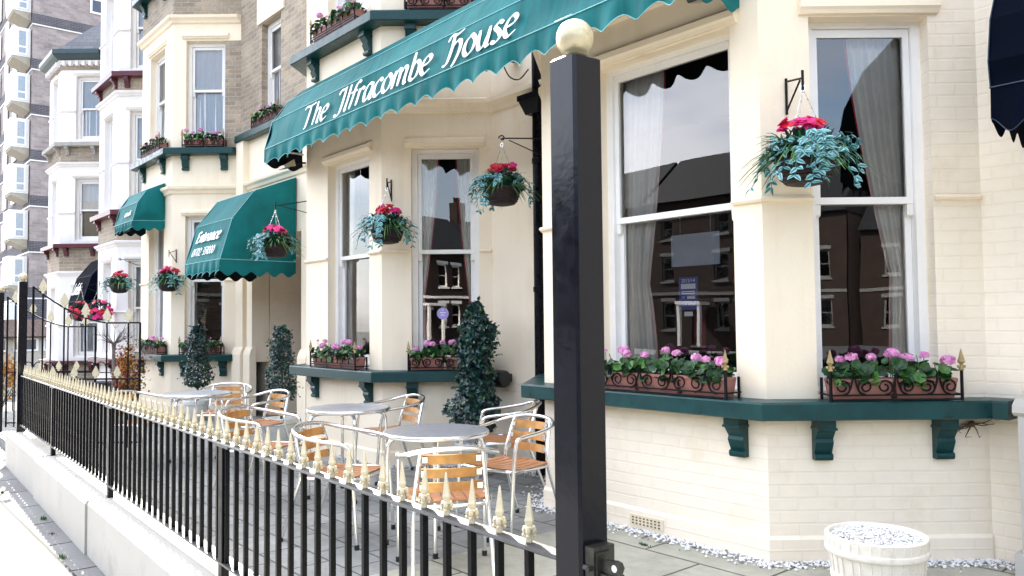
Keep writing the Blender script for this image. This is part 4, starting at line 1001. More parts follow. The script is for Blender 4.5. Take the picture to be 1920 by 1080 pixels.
def make_chair():
    g = thing('slatted_armchair', (0, 0, 0), '', None)       # faces +X
    for sg in (1, -1):
        pts = [(.255, .262 * sg, .015), (.235, .262 * sg, .30), (.215, .262 * sg, .52), (.195, .264 * sg, .625)]
        mb = MB(); mb.tube(smoothpath(pts, 5), .0125, 10); mb.lathe((.255, .262 * sg, 0), [(.016, 0), (.016, .03), (.013, .032)], 10, 1)
        mb.build('leg', [ALU, BLKPL], g, smooth=True, ang=40)
        pts = [(-.325, .22 * sg, .015), (-.24, .215 * sg, .25), (-.185, .205 * sg, .44), (-.225, .185 * sg, .62), (-.262, .170 * sg, .735)]
        mb = MB(); mb.tube(smoothpath(pts, 5), .0125, 10); mb.lathe((-.325, .22 * sg, 0), [(.016, 0), (.016, .03), (.013, .032)], 10, 1)
        mb.build('leg', [ALU, BLKPL], g, smooth=True, ang=40)
    loop = [(.195, .264, .625), (.175, .266, .645), (.12, .272, .657), (-.02, .282, .672), (-.16, .268, .695), (-.245, .20, .722), (-.285, .10, .738), (-.295, 0, .742)]
    loop += [(x, -y, z) for x, y, z in loop[-2::-1]]
    mb = MB(); mb.tube(smoothpath(loop, 5), .0135, 10); mb.build('armrest', ALU, g, smooth=True, ang=40)
    ring = [(.24, .15, .43), (.25, 0, .43), (.24, -.15, .43), (.20, -.235, .43), (0, -.25, .428), (-.17, -.21, .42), (-.21, -.1, .418), (-.215, 0, .418)]
    ring += [(x, -y, z) for x, y, z in ring[-2:2:-1]]
    mb = MB(); mb.tube(smoothpath(ring, 4, True), .011, 8, True)
    for sg in (1, -1): mb.tube([(.02, .245 * sg, .43), (.225, .262 * sg, .42)], .009, 6)
    mb.build('seat_frame', ALU, g, smooth=True, ang=40)
    for k in range(7):
        y = -.198 + k * .066; xe = .232 if abs(y) < .15 else .215; xb = -.195 if abs(y) < .12 else -.165
        mb = MB(); n = 6
        for i in range(n):
            a, b = xb + (xe - xb) * i / n, xb + (xe - xb) * (i + 1) / n
            za = .446 - .012 * sin(pi * i / n); zb_ = .446 - .012 * sin(pi * (i + 1) / n)
            mb.hexa([(a, y - .027, za - .012), (b, y - .027, zb_ - .012), (b, y + .027, zb_ - .012), (a, y + .027, za - .012), (a, y - .027, za), (b, y - .027, zb_), (b, y + .027, zb_), (a, y + .027, za)])
        mb.build('seat_slat', WOODS, g)
    for k in range(3):
        z = .525 + k * .078; x0 = -.205 - (z - .5) * .21; hwid = .172 - k * .006
        mb = MB(); n = 8
        def xs_(y): return x0 - .028 * (1 - (y / hwid) ** 2) + .012
        for i in range(n):
            a = -hwid + 2 * hwid * i / n; b = -hwid + 2 * hwid * (i + 1) / n
            mb.hexa([(xs_(a), a, z - .026), (xs_(b), b, z - .026), (xs_(b) + .011, b, z - .026), (xs_(a) + .011, a, z - .026), (xs_(a) - .008, a, z + .026), (xs_(b) - .008, b, z + .026), (xs_(b) + .003, b, z + .026), (xs_(a) + .003, a, z + .026)])
        mb.build('back_slat', WOODB, g)
        for sg in (1, -1): mb = MB(); mb.box(x0 - .006, x0 + .022, sg * (hwid - .012) - .014, sg * (hwid - .012) + .014, z - .016, z + .016); mb.build('bracket', ALU, g)
    return g
TABS = [(-4.28, 3.03, 'round steel table closest to the gate post, with a bright reflection'), (-5.95, 3.32, 'middle round steel table in front of the two corbelled ledge'), (-8.38, 2.92, 'farthest round steel table, near the doorway')]
TABS[1] = (-5.95, 3.32, 'middle round steel table, in front of the wall below the purple sticker window')
t0 = make_table()
for i, (x, y, lb) in enumerate(TABS):
    o = t0 if i == 0 else copytree(t0)
    o.location = (x, y, 0); o.rotation_euler = (0, 0, rad((8, 25, -12)[i])); tag(o, lb, 'table', 'round tables on the terrace')
CH = [(-3.77, 2.74, 151, 'front armchair with its slatted back to the railing, nearest the gate post'),
      (-4.30, 3.66, -84, 'armchair on the house side of the nearest table, slats facing the camera'),
      (-5.22, 4.42, -128, 'armchair by the ivy pillar, mostly hidden behind another chair'),
      (-4.86, 2.66, 32, 'armchair left of the nearest table with orange back slats'),
      (-6.38, 4.00, -98, 'armchair seen side on between the middle table and the house'),
      (-6.32, 2.72, 30, 'armchair turned away at the railing side of the middle table'),
      (-7.80, 3.32, -85, 'armchair right of the farthest table with three orange slats'),
      (-9.00, 3.45, -32, 'armchair behind the farthest table, facing the camera'),
      (-8.76, 2.50, 34, 'armchair at the left end, behind the gold spearheads')]
c0_ = make_chair()
for i, (x, y, a, lb) in enumerate(CH):
    o = c0_ if i == 0 else copytree(c0_)
    o.location = (x, y, 0); o.rotation_euler = (0, 0, rad(a)); tag(o, lb, 'chair', 'aluminium armchairs around the tables')

# ------------------------------------------------------------------ plants
def rdir(zlo=-1., zhi=1.):
    z = R.uniform(zlo, zhi); a = R.uniform(0, 2 * pi); r = math.sqrt(max(0, 1 - z * z)); return Vector((r * cos(a), r * sin(a), z))
def flower(mb, c, nrm, r, mi, k=5):
    nrm = Vector(nrm).normalized(); a = nrm.orthogonal().normalized(); b = nrm.cross(a); t0 = R.uniform(0, 6); c = Vector(c)
    for j in range(k):
        t = t0 + 2 * pi * j / k; d = a * cos(t) + b * sin(t); s = nrm.cross(d)
        mb.add([c, c + d * r * .6 - s * r * .48 + nrm * r * .12, c + d * r - s * r * .2 + nrm * r * R.uniform(-.1, .2), c + d * r + s * r * .25 + nrm * r * .05, c + d * r * .6 + s * r * .48 + nrm * r * .12], [(0, 1, 2, 3, 4)], mi)
def basket(loc, label, flowers, seed, dens=1., near=False, plain=False, sc_=1.):
    global R
    R = random.Random(seed)
    x, y, z = loc
    g = thing('hanging_basket', loc, label, 'hanging basket', 'hanging flower baskets')
    k = sc_
    mb = MB(); mb.lathe((x, y, z), [(.05 * k, -.15 * k), (.10 * k, -.14 * k), (.145 * k, -.08 * k), (.165 * k, 0), (.172 * k, .012 * k), (.16 * k, .015 * k), (.02, .01)], 20)
    for q in range(7):
        zz = -.13 * k + q * .02 * k; r_ = (.115 + .052 * math.sqrt(q / 6)) * k; mb.tube([(x + r_ * cos(t * pi / 10), y + r_ * sin(t * pi / 10), z + zz + .004 * (t % 2)) for t in range(20)], .007 * k, 5, True)
    mb.build('basket_bowl', WICK if not plain else BLKPL, g)
    top = z + .42 * k; mb = MB()
    for j in range(3):
        t = j * 2.09 + .4; a = Vector((x + .16 * k * cos(t), y + .16 * k * sin(t), z)); b = Vector((x, y, top))
        n = 16
        for i in range(n): p = a.lerp(b, i / n); q = a.lerp(b, (i + .8) / n); mb.tube([p, q], .0028 if i % 2 else .0016, 4)
    mb.tube([(x + .018 * cos(t), y, top + .018 * sin(t)) for t in [i * pi / 4 for i in range(8)]], .003, 4, True)
    mb.build('chain', ALU, g)
    # dark inner mass of stems and leaves
    mb = MB()
    for i in range(int(150 * dens)):
        d = rdir(-.2, 1); p = Vector((x, y, z)) + Vector((d.x * .17, d.y * .17, .02 + d.z * .15)) * k * R.uniform(.5, 1)
        mb.leaf(p, d + Vector((0, 0, .3)) + rdir() * .6, rdir(), .07 * k * R.uniform(.7, 1.3), .018 * k, mi=R.choice((0, 0, 1)))
    mb.build('foliage', [LEAFD, LEAFM], g)
    if not plain:
        mb = MB()
        for i in range(int(150 * dens)):
            a = R.uniform(0, 2 * pi); el = R.uniform(.15, 1.25); Ln = R.uniform(.16, .31) * k
            h = Vector((cos(a), sin(a), 0)); p0 = Vector((x, y, z + .04 * k)) + h * .09 * k * R.uniform(.3, 1.2); s_ = Vector((-sin(a), cos(a), 0)); n = 5; vs = []
            for q in range(n + 1):
                t = q / n; pp = p0 + h * (Ln * t * cos(el) + .03 * t * t * k) + Vector((0, 0, Ln * (t * sin(el) - .75 * t * t * (1.2 - .4 * el))))
                wd = .0088 * k * (1 - t) ** .6 + .0006
                vs += [pp - s_ * wd, pp + s_ * wd + Vector((0, 0, .002))]
            mb.add(vs, [(2 * q, 2 * q + 1, 2 * q + 3, 2 * q + 2) for q in range(n)], R.choice((0, 0, 1)))
        mb.build('strap_leaves', [STRAP, LEAFL], g)
        mb = MB()
        ntr = int(13 * dens)
        a0 = R.uniform(0, 6)
        for i in range(ntr):
            a = a0 + R.gauss(0, .55) if i % 3 else a0 + pi + R.gauss(0, .6)
            a = R.uniform(0, 2 * pi) if i % 4 == 0 else a
            if near: a = (-.72 + R.gauss(0, .75)) if i % 4 else R.uniform(0, 6.28)
            h = Vector((cos(a), sin(a), 0)); Ln = R.uniform(.10, .34) * k; pts = []
            for q in range(9):
                t = q / 8; pts.append(Vector((x, y, z + .07 * k)) + h * k * (.09 + .13 * min(1, t * 2) + .03 * t + .05 * sin(t * 3 + i)) + Vector((0, 0, .07 * k * sin(min(1, t * 2) * pi / 2) - Ln * max(0, t - .25) * 1.3)) + rdir() * .012)
            mb.tube(pts, .0022, 4, mi=1)
            for q in range(1, 9):
                for sg in (-1, 1):
                    d = (h * .5 + Vector((-h.y, h.x, 0)) * sg * .8 + Vector((0, 0, -.45)) + rdir() * .5)
                    mb.leaf(pts[q], d, h + Vector((0, 0, .6)) + rdir() * .4, R.uniform(.045, .068) * k, R.uniform(.012, .017) * k, mi=0, stripe=1, curl=.15)
        mb.build('trailing_leaves', [TRADE, TRADD], g)
    mb = MB()
    for i in range(int(30 * (1.4 if plain else 1))):
        a = R.uniform(0, 2 * pi); q = math.sqrt(R.uniform(0, 1))
        if plain: p = Vector((x, y, z)) + rdir(-.6, 1) * .19 * k
        else: p = Vector((x + .14 * q * cos(a) * k, y + .14 * q * sin(a) * k, z + (.235 - .07 * q + R.uniform(-.02, .04)) * k))
        d = (p - Vector((x, y, z))).normalized() + Vector((.25, -.3, .2)) + rdir() * .4
        r_ = R.uniform(.030, .043) * k; mi = R.randrange(len(flowers))
        for e in range(2): flower(mb, p + rdir() * .008, d + rdir() * .4, r_, mi)
    mb.build('flowers', flowers, g)
    return g
def bracket(p, d, zt, Ln, label, scroll=False):
    g = thing('wall_bracket', (p[0], p[1], zt), label, 'wall bracket', 'iron brackets holding the flower baskets')
    d = Vector((d[0], d[1], 0)).normalized(); b = Vector((p[0], p[1], 0)) + d * .009; mb = MB()
    mb.tube([b + Vector((0, 0, zt + .02)), b + Vector((0, 0, zt - .20))], .008, 4); mb.tube([b + Vector((0, 0, zt)), b + d * Ln + Vector((0, 0, zt - .06 if not scroll else zt + .02))], .007, 4)
    mb.tube([b + Vector((0, 0, zt - .18)), b + d * Ln * .85 + Vector((0, 0, zt - .06 if not scroll else zt))], .006, 4)
    e = b + d * Ln; z_ = zt - .06 if not scroll else zt + .02
    mb.tube([e + Vector((0, 0, z_ + .045)), e + Vector((0, 0, z_ - .07))] if not scroll else [e + d * (.03 * cos(t) * (1 - t / 9)) + Vector((0, 0, z_ + .03 * sin(t) * (1 - t / 9))) for t in [i * .5 for i in range(14)]], .008 if not scroll else .006, 4)
    mb.build('bracket_arm', IRON, g)
    return (e.x, e.y, z_ - .055)
def hang(p, d, zt, Ln, blabel, label, fl, seed, scroll=False, k=1., **kw):
    e = bracket(p, d, zt, Ln, blabel, scroll)
    return basket((e[0], e[1], e[2] - .42 * k - .005), label, fl, seed, sc_=k, **kw)
def wp(b, face, s): q = b.p + b.u * s; return (q.x, q.y)
nR = bayR.right.n; nL = bayR.left.n
hang(wp(bayR.right, 0, .16), nR, 2.86, .27, 'iron bracket on the pier left of the rightmost window', 'largest hanging basket with magenta flowers and silver blue trailers, at the right', [MAGENTA, MAGENTA, RED], 11, near=True, dens=1.5, k=.98)
hang(wp(bayR.left, 0, .42), nL, 3.03, .42, 'scrolled iron bracket beside the black drainpipe', 'hanging basket with red flowers beside the black drainpipe', [RED, RED, MAGENTA], 12, scroll=True, k=.95, dens=1.2)
hang(wp(bayM.right, 0, .10), nR, 2.86, .27, 'iron bracket on the pier between the two middle windows', 'hanging basket with a bushy green spider plant between the two middle windows', [RED, MAGENTA], 13, k=.95, dens=1.2)
hang(wp(bayM.left, 0, .86), bayM.left.n, 2.92, .50, 'iron bracket half hidden in front of the Entrance hood', 'hanging basket with silver trailers in front of the dark side of the Entrance hood', [MAGENTA, RED], 14, k=1.0, dens=1.2)
hang(wp(bayE.right, 0, .08), nR, 2.64, .27, 'iron bracket left of the Entrance hood', 'hanging basket on the pier just left of the Entrance hood', [RED, MAGENTA], 15, k=.98)
hang(wp(bayE.left, 0, .80), bayE.left.n, 2.62, .62, 'long scrolled bracket in front of the white house', 'hanging basket with one red crown in front of the white rendered house', [RED], 16, scroll=True, k=.98)
hang((-18.02, YF), (-.5, -.85), 2.30, .3, 'small bracket at the left corner of the white house', 'plain red flowered basket at the black script hood', [RED], 17, plain=True, k=1.15)
hang((-16.62, YF), (-.1, -1), 2.30, .28, 'small bracket at the right corner of the white house', 'plain red flowered basket right of the black script hood', [RED, MAGENTA], 18, plain=True, k=1.15)
R = random.Random(33)
def window_box(f, s0, s1, z, label, o=.03, seed=1, wd=.13, h=.128, finials=True, nhead=7, arch=False):
    global R
    R = random.Random(seed)
    c = f.P((s0 + s1) / 2, o + wd / 2, z)
    g = thing('window_box', c, label, 'window box', 'flower boxes on the ledges')
    Lw = s1 - s0; mb = MB(); n = max(1, round(Lw / .34)); seg = Lw / n
    for i in range(n):
        a, b = s0 + i * seg + .006, s0 + (i + 1) * seg - .006; P = f.P
        z0, z1 = z + .012, z + h
        mb.hexa([P(a + .012, o + wd - .022, z0), P(b - .012, o + wd - .022, z0), P(b - .012, o + .012, z0), P(a + .012, o + .012, z0), P(a, o + wd - .006, z1 - .022), P(b, o + wd - .006, z1 - .022), P(b, o, z1 - .022), P(a, o, z1 - .022)])
        mb.bbox(f, a - .003, b + .003, o - .002, o + wd, z1 - .022, z1, .004)
    mb.build('trough', TERRA, g)
    mb = MB(); oo = o + wd + .007
    mb.tube([f.P(s0 - .01, oo, z + .035), f.P(s1 + .01, oo, z + .035)], .007, 4)
    mb.tube([f.P(s0 - .01, oo, z + .008), f.P(s1 + .01, oo, z + .008)], .006, 4)
    for s in (s0 - .012, s1 + .012):
        mb.tube([f.P(s, oo, z), f.P(s, oo, z + .175)], .010, 4); mb.tube([f.P(s, oo, z + .035), f.P(s, o - .02, z + .035)], .007, 4); mb.tube([f.P(s, o, z), f.P(s, o, z + .13)], .009, 4)
    if not arch:
        m = max(2, 2 * round(Lw / .25)); w_ = Lw / m
        for i in range(m):
            sg = -1 if i % 2 else 1; cx = s0 + (i + .5) * w_ - sg * w_ * .04; pts = []
            r_ = w_ * .40
            for q in range(22):
                t = q / 21; a = -pi / 2 - .2 + t * 3.1 * pi; rr_ = r_ * (1 - .74 * t)
                pts.append(f.P(cx + sg * rr_ * cos(a), oo, z + .082 + rr_ * sin(a)))
            tail = [f.P(cx + sg * w_ * .5 * .98, oo, z + .165), f.P(cx + sg * w_ * .47, oo, z + .12), f.P(cx + sg * w_ * .30, oo, z + .055), pts[0]]
            mb.tube(smoothpath(tail, 4) + pts[1:], .0055, 5)
    else:
        m = max(3, round(Lw / .12)); w_ = Lw / m
        for i in range(m):
            cx = s0 + (i + .5) * w_
            mb.tube([f.P(cx + w_ * .55 * cos(a), oo, z + .06 + .08 * sin(a)) for a in [pi * q / 10 for q in range(11)]], .006, 5)
        mb.tube([f.P(s0, oo, z + .06), f.P(s1, oo, z + .06)], .006, 4)
    mb.build('guard', IRON, g)
    if finials:
        for s in (s0 - .012, s1 + .012):
            mb = MB(); c_ = f.P(s, oo, z + .172); mb.lathe(c_, [(.010, 0), (.016, .006), (.010, .018), (.007, .03), (.012, .04), (.022, .05), (.012, .085), (.002, .125)], 4)
            for q in (1, -1):
                p = f.P(s + .016 * q, oo, z + .195); mb.ball(p, .010, 6, 4)
            mb.build('finial', GOLDT, g)
    mb = MB(); c0 = 0
    for i in range(int(210 * Lw)):
        s = R.uniform(s0, s1); q = o + R.uniform(.0, wd + .02); zz = z + h + R.uniform(-.035, .115) * (1 - .4 * abs(2 * (s - s0) / Lw - 1))
        nrm = Vector((f.n.x, f.n.y, 0)) * R.uniform(-.2, 1.2) + Vector((0, 0, R.uniform(.3, 1.2))) + rdir() * .5
        mb.disc(f.P(s, q, zz), nrm, R.uniform(.022, .042), 7, R.choice((0, 0, 0, 1)), dish=.35)
    for i in range(int(30 * Lw)):
        s = R.uniform(s0, s1); mb.tube([f.P(s, o + wd / 2, z + h - .03), f.P(s + R.uniform(-.03, .03), o + wd * R.uniform(.3, 1), z + h + R.uniform(.05, .13))], .003, 4, mi=1)
    mb.build('foliage', [GERL, LEAFL], g)
    mb = MB(); heads = MB()
    for i in range(nhead):
        s = s0 + Lw * ((i + R.uniform(.2, .8)) / nhead); q = o + wd * R.uniform(.3, 1.05); zz = z + h + R.uniform(.09, .165); c_ = Vector(f.P(s, q, zz)); r_ = R.choice((.014, .028, .034, .040))
        mb.tube([f.P(s + R.uniform(-.02, .02), o + wd / 2, z + h - .02), c_], .0028, 4)
        for e in range(46):
            d = rdir(-.55, 1); pp = c_ + Vector((d.x, d.y, d.z * .8)) * r_ * R.uniform(.75, 1)
            flower(heads, pp, d + rdir() * .5, r_ * .36, R.choice((0, 0, 1)), 4)
    mb.build('stems', LEAFL, g); heads.build('flower_heads', [PINK, PINKL], g)
    return g
def fs(b, x): return x - b.front.p.x
window_box(bayR.right, .33, 1.06, .952, 'wide flower box with pink geraniums under the rightmost window', seed=3, nhead=7)
window_box(bayR.front, .70, 1.75, .952, 'flower box with pink geraniums right of the tall gate post', seed=4, nhead=9)
window_box(bayM.right, .30, .98, .952, 'flower box with pink geraniums beside the tall ivy pillar', seed=5, nhead=7)
window_box(bayM.front, .45, 1.40, .952, 'flower box with hooped guard on the middle bay ledge, left of its corner', seed=6, nhead=10, arch=True)
window_box(bayE.right, .22, .86, .952, 'flower box behind the dark topiary near the doorway', seed=7, nhead=5)
window_box(bayE.front, .55, 1.50, .952, 'flower box with pink geraniums at the far left ground floor ledge', seed=8, nhead=9, arch=True)
window_box(bayM.front, .45, 1.40, 4.575, 'upstairs flower box with hooped guard above the long awning', seed=9, nhead=5, arch=True)
window_box(bayM.right, .28, 1.05, 4.575, 'upstairs flower box with black scrolls above the awning lettering', seed=10, nhead=4)
window_box(bayE.right, .24, .88, 4.305, 'upstairs flower box with scrolls on the ledge over the Entrance hood', seed=21, nhead=6)
window_box(bayE.front, .55, 1.50, 4.305, 'upstairs flower box with leafy plants above the small teal hood', seed=22, nhead=6)
window_box(g2, -11.95 + (-bayE.xend), -11.05 + (-bayE.xend), 4.48, 'upstairs flower box under the narrow window in the brick wall', seed=23, o=-.02, nhead=6)
# ---------------- topiary
def topiary(x, y, z0, z1, prof, label, seed, pot_h=.30, pot_r=.19, nleaf=1500, trunk=True, lsz=.036, tufts=()):
    global R
    R = random.Random(seed)
    g = thing('potted_topiary', (x, y, 0), label, 'topiary', 'clipped evergreens in white pots')
    mb = MB(); r = pot_r
    mb.lathe((x, y, 0), [(r * .72, 0), (r * .78, .01), (r * .92, pot_h * .6), (r * .98, pot_h * .78), (r * 1.06, pot_h * .80), (r * 1.08, pot_h * .98), (r * 1.02, pot_h), (r * .92, pot_h * .97), (r * .9, pot_h * .9), (.01, pot_h * .9)], 24)
    mb.build('pot', POTW, g, smooth=True, ang=40)
    mb = MB()
    for i in range(90):
        a = R.uniform(0, 6.28); q = r * .88 * math.sqrt(R.random()); mb.chip((x + q * cos(a), y + q * sin(a), pot_h * .9 + .012), R.uniform(.008, .014))
    mb.build('pebbles', GRAV, g)
    mb = MB(); mb.tube(smoothpath([(x, y, pot_h * .85), (x + .012, y, (pot_h + z0) / 2), (x - .008, y + .01, z0 + .1), (x, y, z1 - .15)], 5), [.020, .020, .019, .018, .018] + [.015] * 11, 8)
    for k in range(14):
        zz = z0 + (z1 - z0) * (k + .5) / 15; d = rdir(.1, .7); mb.tube([(x, y, zz), Vector((x, y, zz)) + d * .12], .006, 4)
    mb.build('trunk', BARK, g)
    def rad_(t):
        k = t * (len(prof) - 1); i = min(len(prof) - 2, int(k)); return prof[i] + (prof[i + 1] - prof[i]) * (k - i)
    mb = MB(); clumps = [(R.random(), R.uniform(0, 6.28), R.uniform(.02, .06)) for _ in range(26)]
    for i in range(nleaf):
        t = R.random(); a = R.uniform(0, 2 * pi); rr_ = rad_(t)
        bump = sum(h * math.exp(-((t - ct) / .07) ** 2 - (1 - cos(a - ca)) * 6) for ct, ca, h in clumps) - .02
        q = (rr_ + bump) * (R.uniform(.55, 1.05) if i % 3 else R.uniform(.85, 1.12)); zz = z0 + (z1 - z0) * t
        p = Vector((x + q * cos(a), y + q * sin(a), zz + R.uniform(-.02, .02))); od = Vector((cos(a), sin(a), R.uniform(-.3, .5)))
        d = (od * .6 + Vector((-sin(a), cos(a), 0)) * R.uniform(-.9, .9) + Vector((0, 0, R.uniform(-1, .3)))).normalized()
        mb.leaf(p, d, od + rdir() * .5, lsz * R.uniform(.7, 1.35), lsz * .42 * R.uniform(.8, 1.2), fold=.3, curl=R.uniform(0, .3), mi=R.choice((0, 0, 0, 0, 1)))
    for k in range(46):                                             # straggling shoots with paler young leaves
        t = R.random(); a = R.uniform(0, 6.28); q = rad_(t); p = Vector((x + q * cos(a), y + q * sin(a), z0 + (z1 - z0) * t)); d = (Vector((cos(a), sin(a), R.uniform(-.9, .9))) + rdir() * .4).normalized(); L_ = R.uniform(.04, .11)
        mb.tube([p - d * .05, p + d * L_ * .6, p + d * L_ + Vector((0, 0, -.01))], [.003, .002, .001], 3, mi=2)
        for e in range(4): mb.leaf(p + d * L_ * (e + 1) / 4, d + rdir() * .9, rdir(), lsz * R.uniform(.4, .85), lsz * .3, mi=R.choice((1, 1, 3)))
    for (dx, dz, L_) in tufts:
        for k in range(9):
            p = Vector((x, y, z1 + dz)) + Vector((dx, dx * .3, L_ * k / 9)); mb.leaf(p, rdir(-.2, .8), rdir(), lsz * .9, lsz * .4, mi=k % 2)
    mb.build('foliage', [LEAFD, LEAFM, BARK, LEAFL], g)
topiary(-5.96, 4.68, .42, 1.60, [.16, .20, .18, .15, .155, .13, .15, .135, .10, .04], 'tall ivy pillar in a pot beside the black drainpipe', 41, nleaf=3000, lsz=.050, tufts=((.02, -.02, .08),))
topiary(-9.15, 4.20, .52, 1.40, [.10, .155, .16, .14, .13, .12, .10, .095, .08, .03], 'cone shaped potted tree right of the doorway', 42, nleaf=1700, lsz=.038)
topiary(-12.25, 4.28, .50, 1.42, [.08, .17, .20, .17, .13, .15, .14, .11, .095, .03], 'round bottomed potted tree behind the farthest table, left of the doorway', 43, nleaf=1800, lsz=.042)
# ---------------- barrel planter
R = random.Random(5)
bx, by = -1.86, 3.98
g = thing('barrel_planter', (bx, by, 0), 'white barrel shaped planter filled with white gravel', 'planter')
mb = MB(); mb.lathe((bx, by, 0), [(r_ * .89, z_) for r_, z_ in [(.19, 0), (.20, .01), (.228, .13), (.243, .14), (.246, .165), (.237, .175), (.250, .27), (.268, .275), (.272, .285), (.270, .30), (.262, .305), (.266, .345), (.268, .355), (.262, .36), (.245, .36), (.238, .352), (.236, .32), (.02, .32)]], 48)
for i in range(30):
    a = 2 * pi * i / 30 + R.uniform(-.03, .03)
    for (r1, z1, r2, z2) in ((.1807, .015, .202, .125), (.2136, .18, .2225, .265), (.2336, .308, .2372, .345)):
        mb.tube([(bx + r1 * cos(a), by + r1 * sin(a), z1), (bx + (r1 + r2) / 2 * cos(a + .01) * 1.003, by + (r1 + r2) / 2 * sin(a + .01) * 1.003, (z1 + z2) / 2), (bx + r2 * cos(a), by + r2 * sin(a), z2)], .0048, 4)
mb.build('barrel', BARREL, g, smooth=True, ang=35)
mb = MB()
for i in range(1500):
    a = R.uniform(0, 6.283); q = .207 * math.sqrt(R.random()); mb.chip((bx + q * cos(a), by + q * sin(a), .332 + R.uniform(0, .014) + .01 * (1 - q / .207)), R.uniform(.005, .010), R.choice((0, 0, 0, 1)) if i % 6 == 0 else 0)
gv = mb.build('gravel', [GRAV, GRAVD], g); gv['kind'] = 'stuff'
# ---------------- gravel along the wall foot, weeds
mb = MB()
def gravel_along(f, Lw, n, o0=.02, o1=.15):
    for i in range(n):
        o = o0 + abs(R.gauss(0, 1)) * (o1 - o0) * .5; mb.chip(f.P(R.uniform(-.08, Lw + .05), o, .006), R.uniform(.007, .015), 1 if R.random() < .22 else 0)
gravel_along(bayR.front, bayR.LF, 900); gravel_along(bayR.right, bayR.LR, 700); gravel_along(bayM.right, bayM.LR, 450); gravel_along(bayM.front, bayM.LF, 350); gravel_along(g1, 1., 200); gravel_along(bayR.left, bayR.LL, 250)
gravel_along(Fr((bayR.xend, 5.25), 0), .5, 200)
tag(mb.build('gravel', [GRAV, GRAVD]), 'strip of white and grey stone chips along the foot of the house walls', 'gravel', kind='stuff')
mb = MB()
def tuft(x, y, z, n, h):
    for i in range(n):
        a = R.uniform(0, 6.28); d = Vector((cos(a) * .6, sin(a) * .6, 1)); mb.leaf((x + R.gauss(0, .025), y + R.gauss(0, .008), z), d, (cos(a), sin(a), 0), h * R.uniform(.5, 1.2), .004, mi=0)
tuft(-5.99, 1.22, -.10, 40, .022); tuft(-7.27, 1.345, -.10, 50, .03); tuft(-8.7, 1.27, -.10, 30, .02); tuft(-3.34, 3.97, 0, 40, .02); tuft(-6.7, 1.30, -.1, 14, .02)
tag(mb.build('weeds', GRASS), 'small green weeds in the paving joints', 'weeds', kind='stuff')
g = MB(); q0 = Vector(bayR.right.P(1.20, .03, .80))
for k in range(9):
    d = Vector((bayR.right.u.x, bayR.right.u.y, 0)) * R.uniform(-1, 1) + Vector((0, 0, R.uniform(-.5, .15))); L_ = R.uniform(.05, .13)
    p1 = q0 + d.normalized() * L_; g.tube([q0, (q0 + p1) / 2 + rdir() * .01, p1], [.006, .004, .0018], 4)
    g.tube([p1, p1 + (d + rdir() * .8).normalized() * .04], [.002, .001], 3)
g.ball(q0, .02, 7, 5)
tag(g.build('dead_vine', BARK, org=tuple(q0)), 'tangle of dry dark vine stems under the right end of the green ledge', 'vine')
# moss at the recess on the right
# ------------------------------------------------------------------ window sign, poster, sticker
def flat_text(txt, size, fr_, s, o, z, parent, m, sx=1.):
    cu = bpy.data.curves.new('text', 'FONT'); cu.body = txt; cu.size = size; cu.align_x = 'CENTER'; cu.resolution_u = 3
    ob = bpy.data.objects.new('text', cu); col.objects.link(ob)
    dg = bpy.context.evaluated_depsgraph_get(); me0 = ob.evaluated_get(dg).to_mesh()
    mb = MB(); mb.add([fr_.P(s + v.co.x * sx, o, z + v.co.y) for v in me0.vertices], [tuple(p.vertices) for p in me0.polygons])
    bpy.data.objects.remove(ob); bpy.data.curves.remove(cu)
    return mb.build('print', m, parent)
fRf = bayR.front; gl = -.1 - .076
s1_ = fs(bayR, -3.31)
pc = fRf.P(s1_, gl - .01, 1.62)
g = thing('window_poster', pc, 'blue poster inside the window right of the gate post', 'poster')
mb = MB(); mb.fbox(fRf, s1_ - .078, s1_ + .078, gl - .012, gl - .009, 1.50, 1.72); mb.build('sheet', STICK, g)
flat_text('2013/14', .034, fRf, s1_, gl - .0085, 1.685, g, STICKW); flat_text('MY', .024, fRf, s1_ - .04, gl - .0085, 1.575, g, STICKW); flat_text('LIVE HERE', .026, fRf, s1_, gl - .0085, 1.525, g, STICKW)
mb = MB(); mb.fbox(fRf, s1_ - .06, s1_ + .06, gl - .0088, gl - .0084, 1.64, 1.675); mb.fbox(fRf, s1_ - .01, s1_ + .055, gl - .0088, gl - .0084, 1.573, 1.592)
for k in range(2): mb.fbox(fRf, s1_ - .055, s1_ + .055, gl - .0088, gl - .0084, 1.606 + k * .014, 1.612 + k * .014)
mb.fbox(fRf, s1_ - .035, s1_ + .035, gl - .0088, gl - .0084, 1.455, 1.485); mb.build('print', STICKW, g)
s2_ = fs(bayR, -3.28)
g = thing('hanging_sign', fRf.P(s2_, -.24, 1.93), 'blank grey board hanging on chains inside the window right of the gate post', 'sign')
mb = MB(); mb.fbox(fRf, s2_ - .21, s2_ + .19, -.245, -.24, 1.80, 2.02); mb.build('board', SIGNB, g)
mb = MB()
for q in (-.13, .12): mb.tube([fRf.P(s2_ + q, -.243, 2.02), fRf.P(s2_ + q, -.243, 2.16)], .004, 4)
mb.build('chain', ALU, g)
ss = .60
g = MB(); fMr = bayM.right; c_ = fMr.P(ss, gl + .004, 1.52)
pts = [fMr.P(ss + .06 * cos(t), gl + .004, 1.52 + .06 * sin(t)) for t in [i * pi / 14 for i in range(28)]]
g.add(pts + [fMr.P(ss + .06 * cos(t), gl + .006, 1.52 + .06 * sin(t)) for t in [i * pi / 14 for i in range(28)]], [tuple(range(27, -1, -1)), tuple(range(28, 56))] + [(i, (i + 1) % 28, 28 + (i + 1) % 28, 28 + i) for i in range(28)])
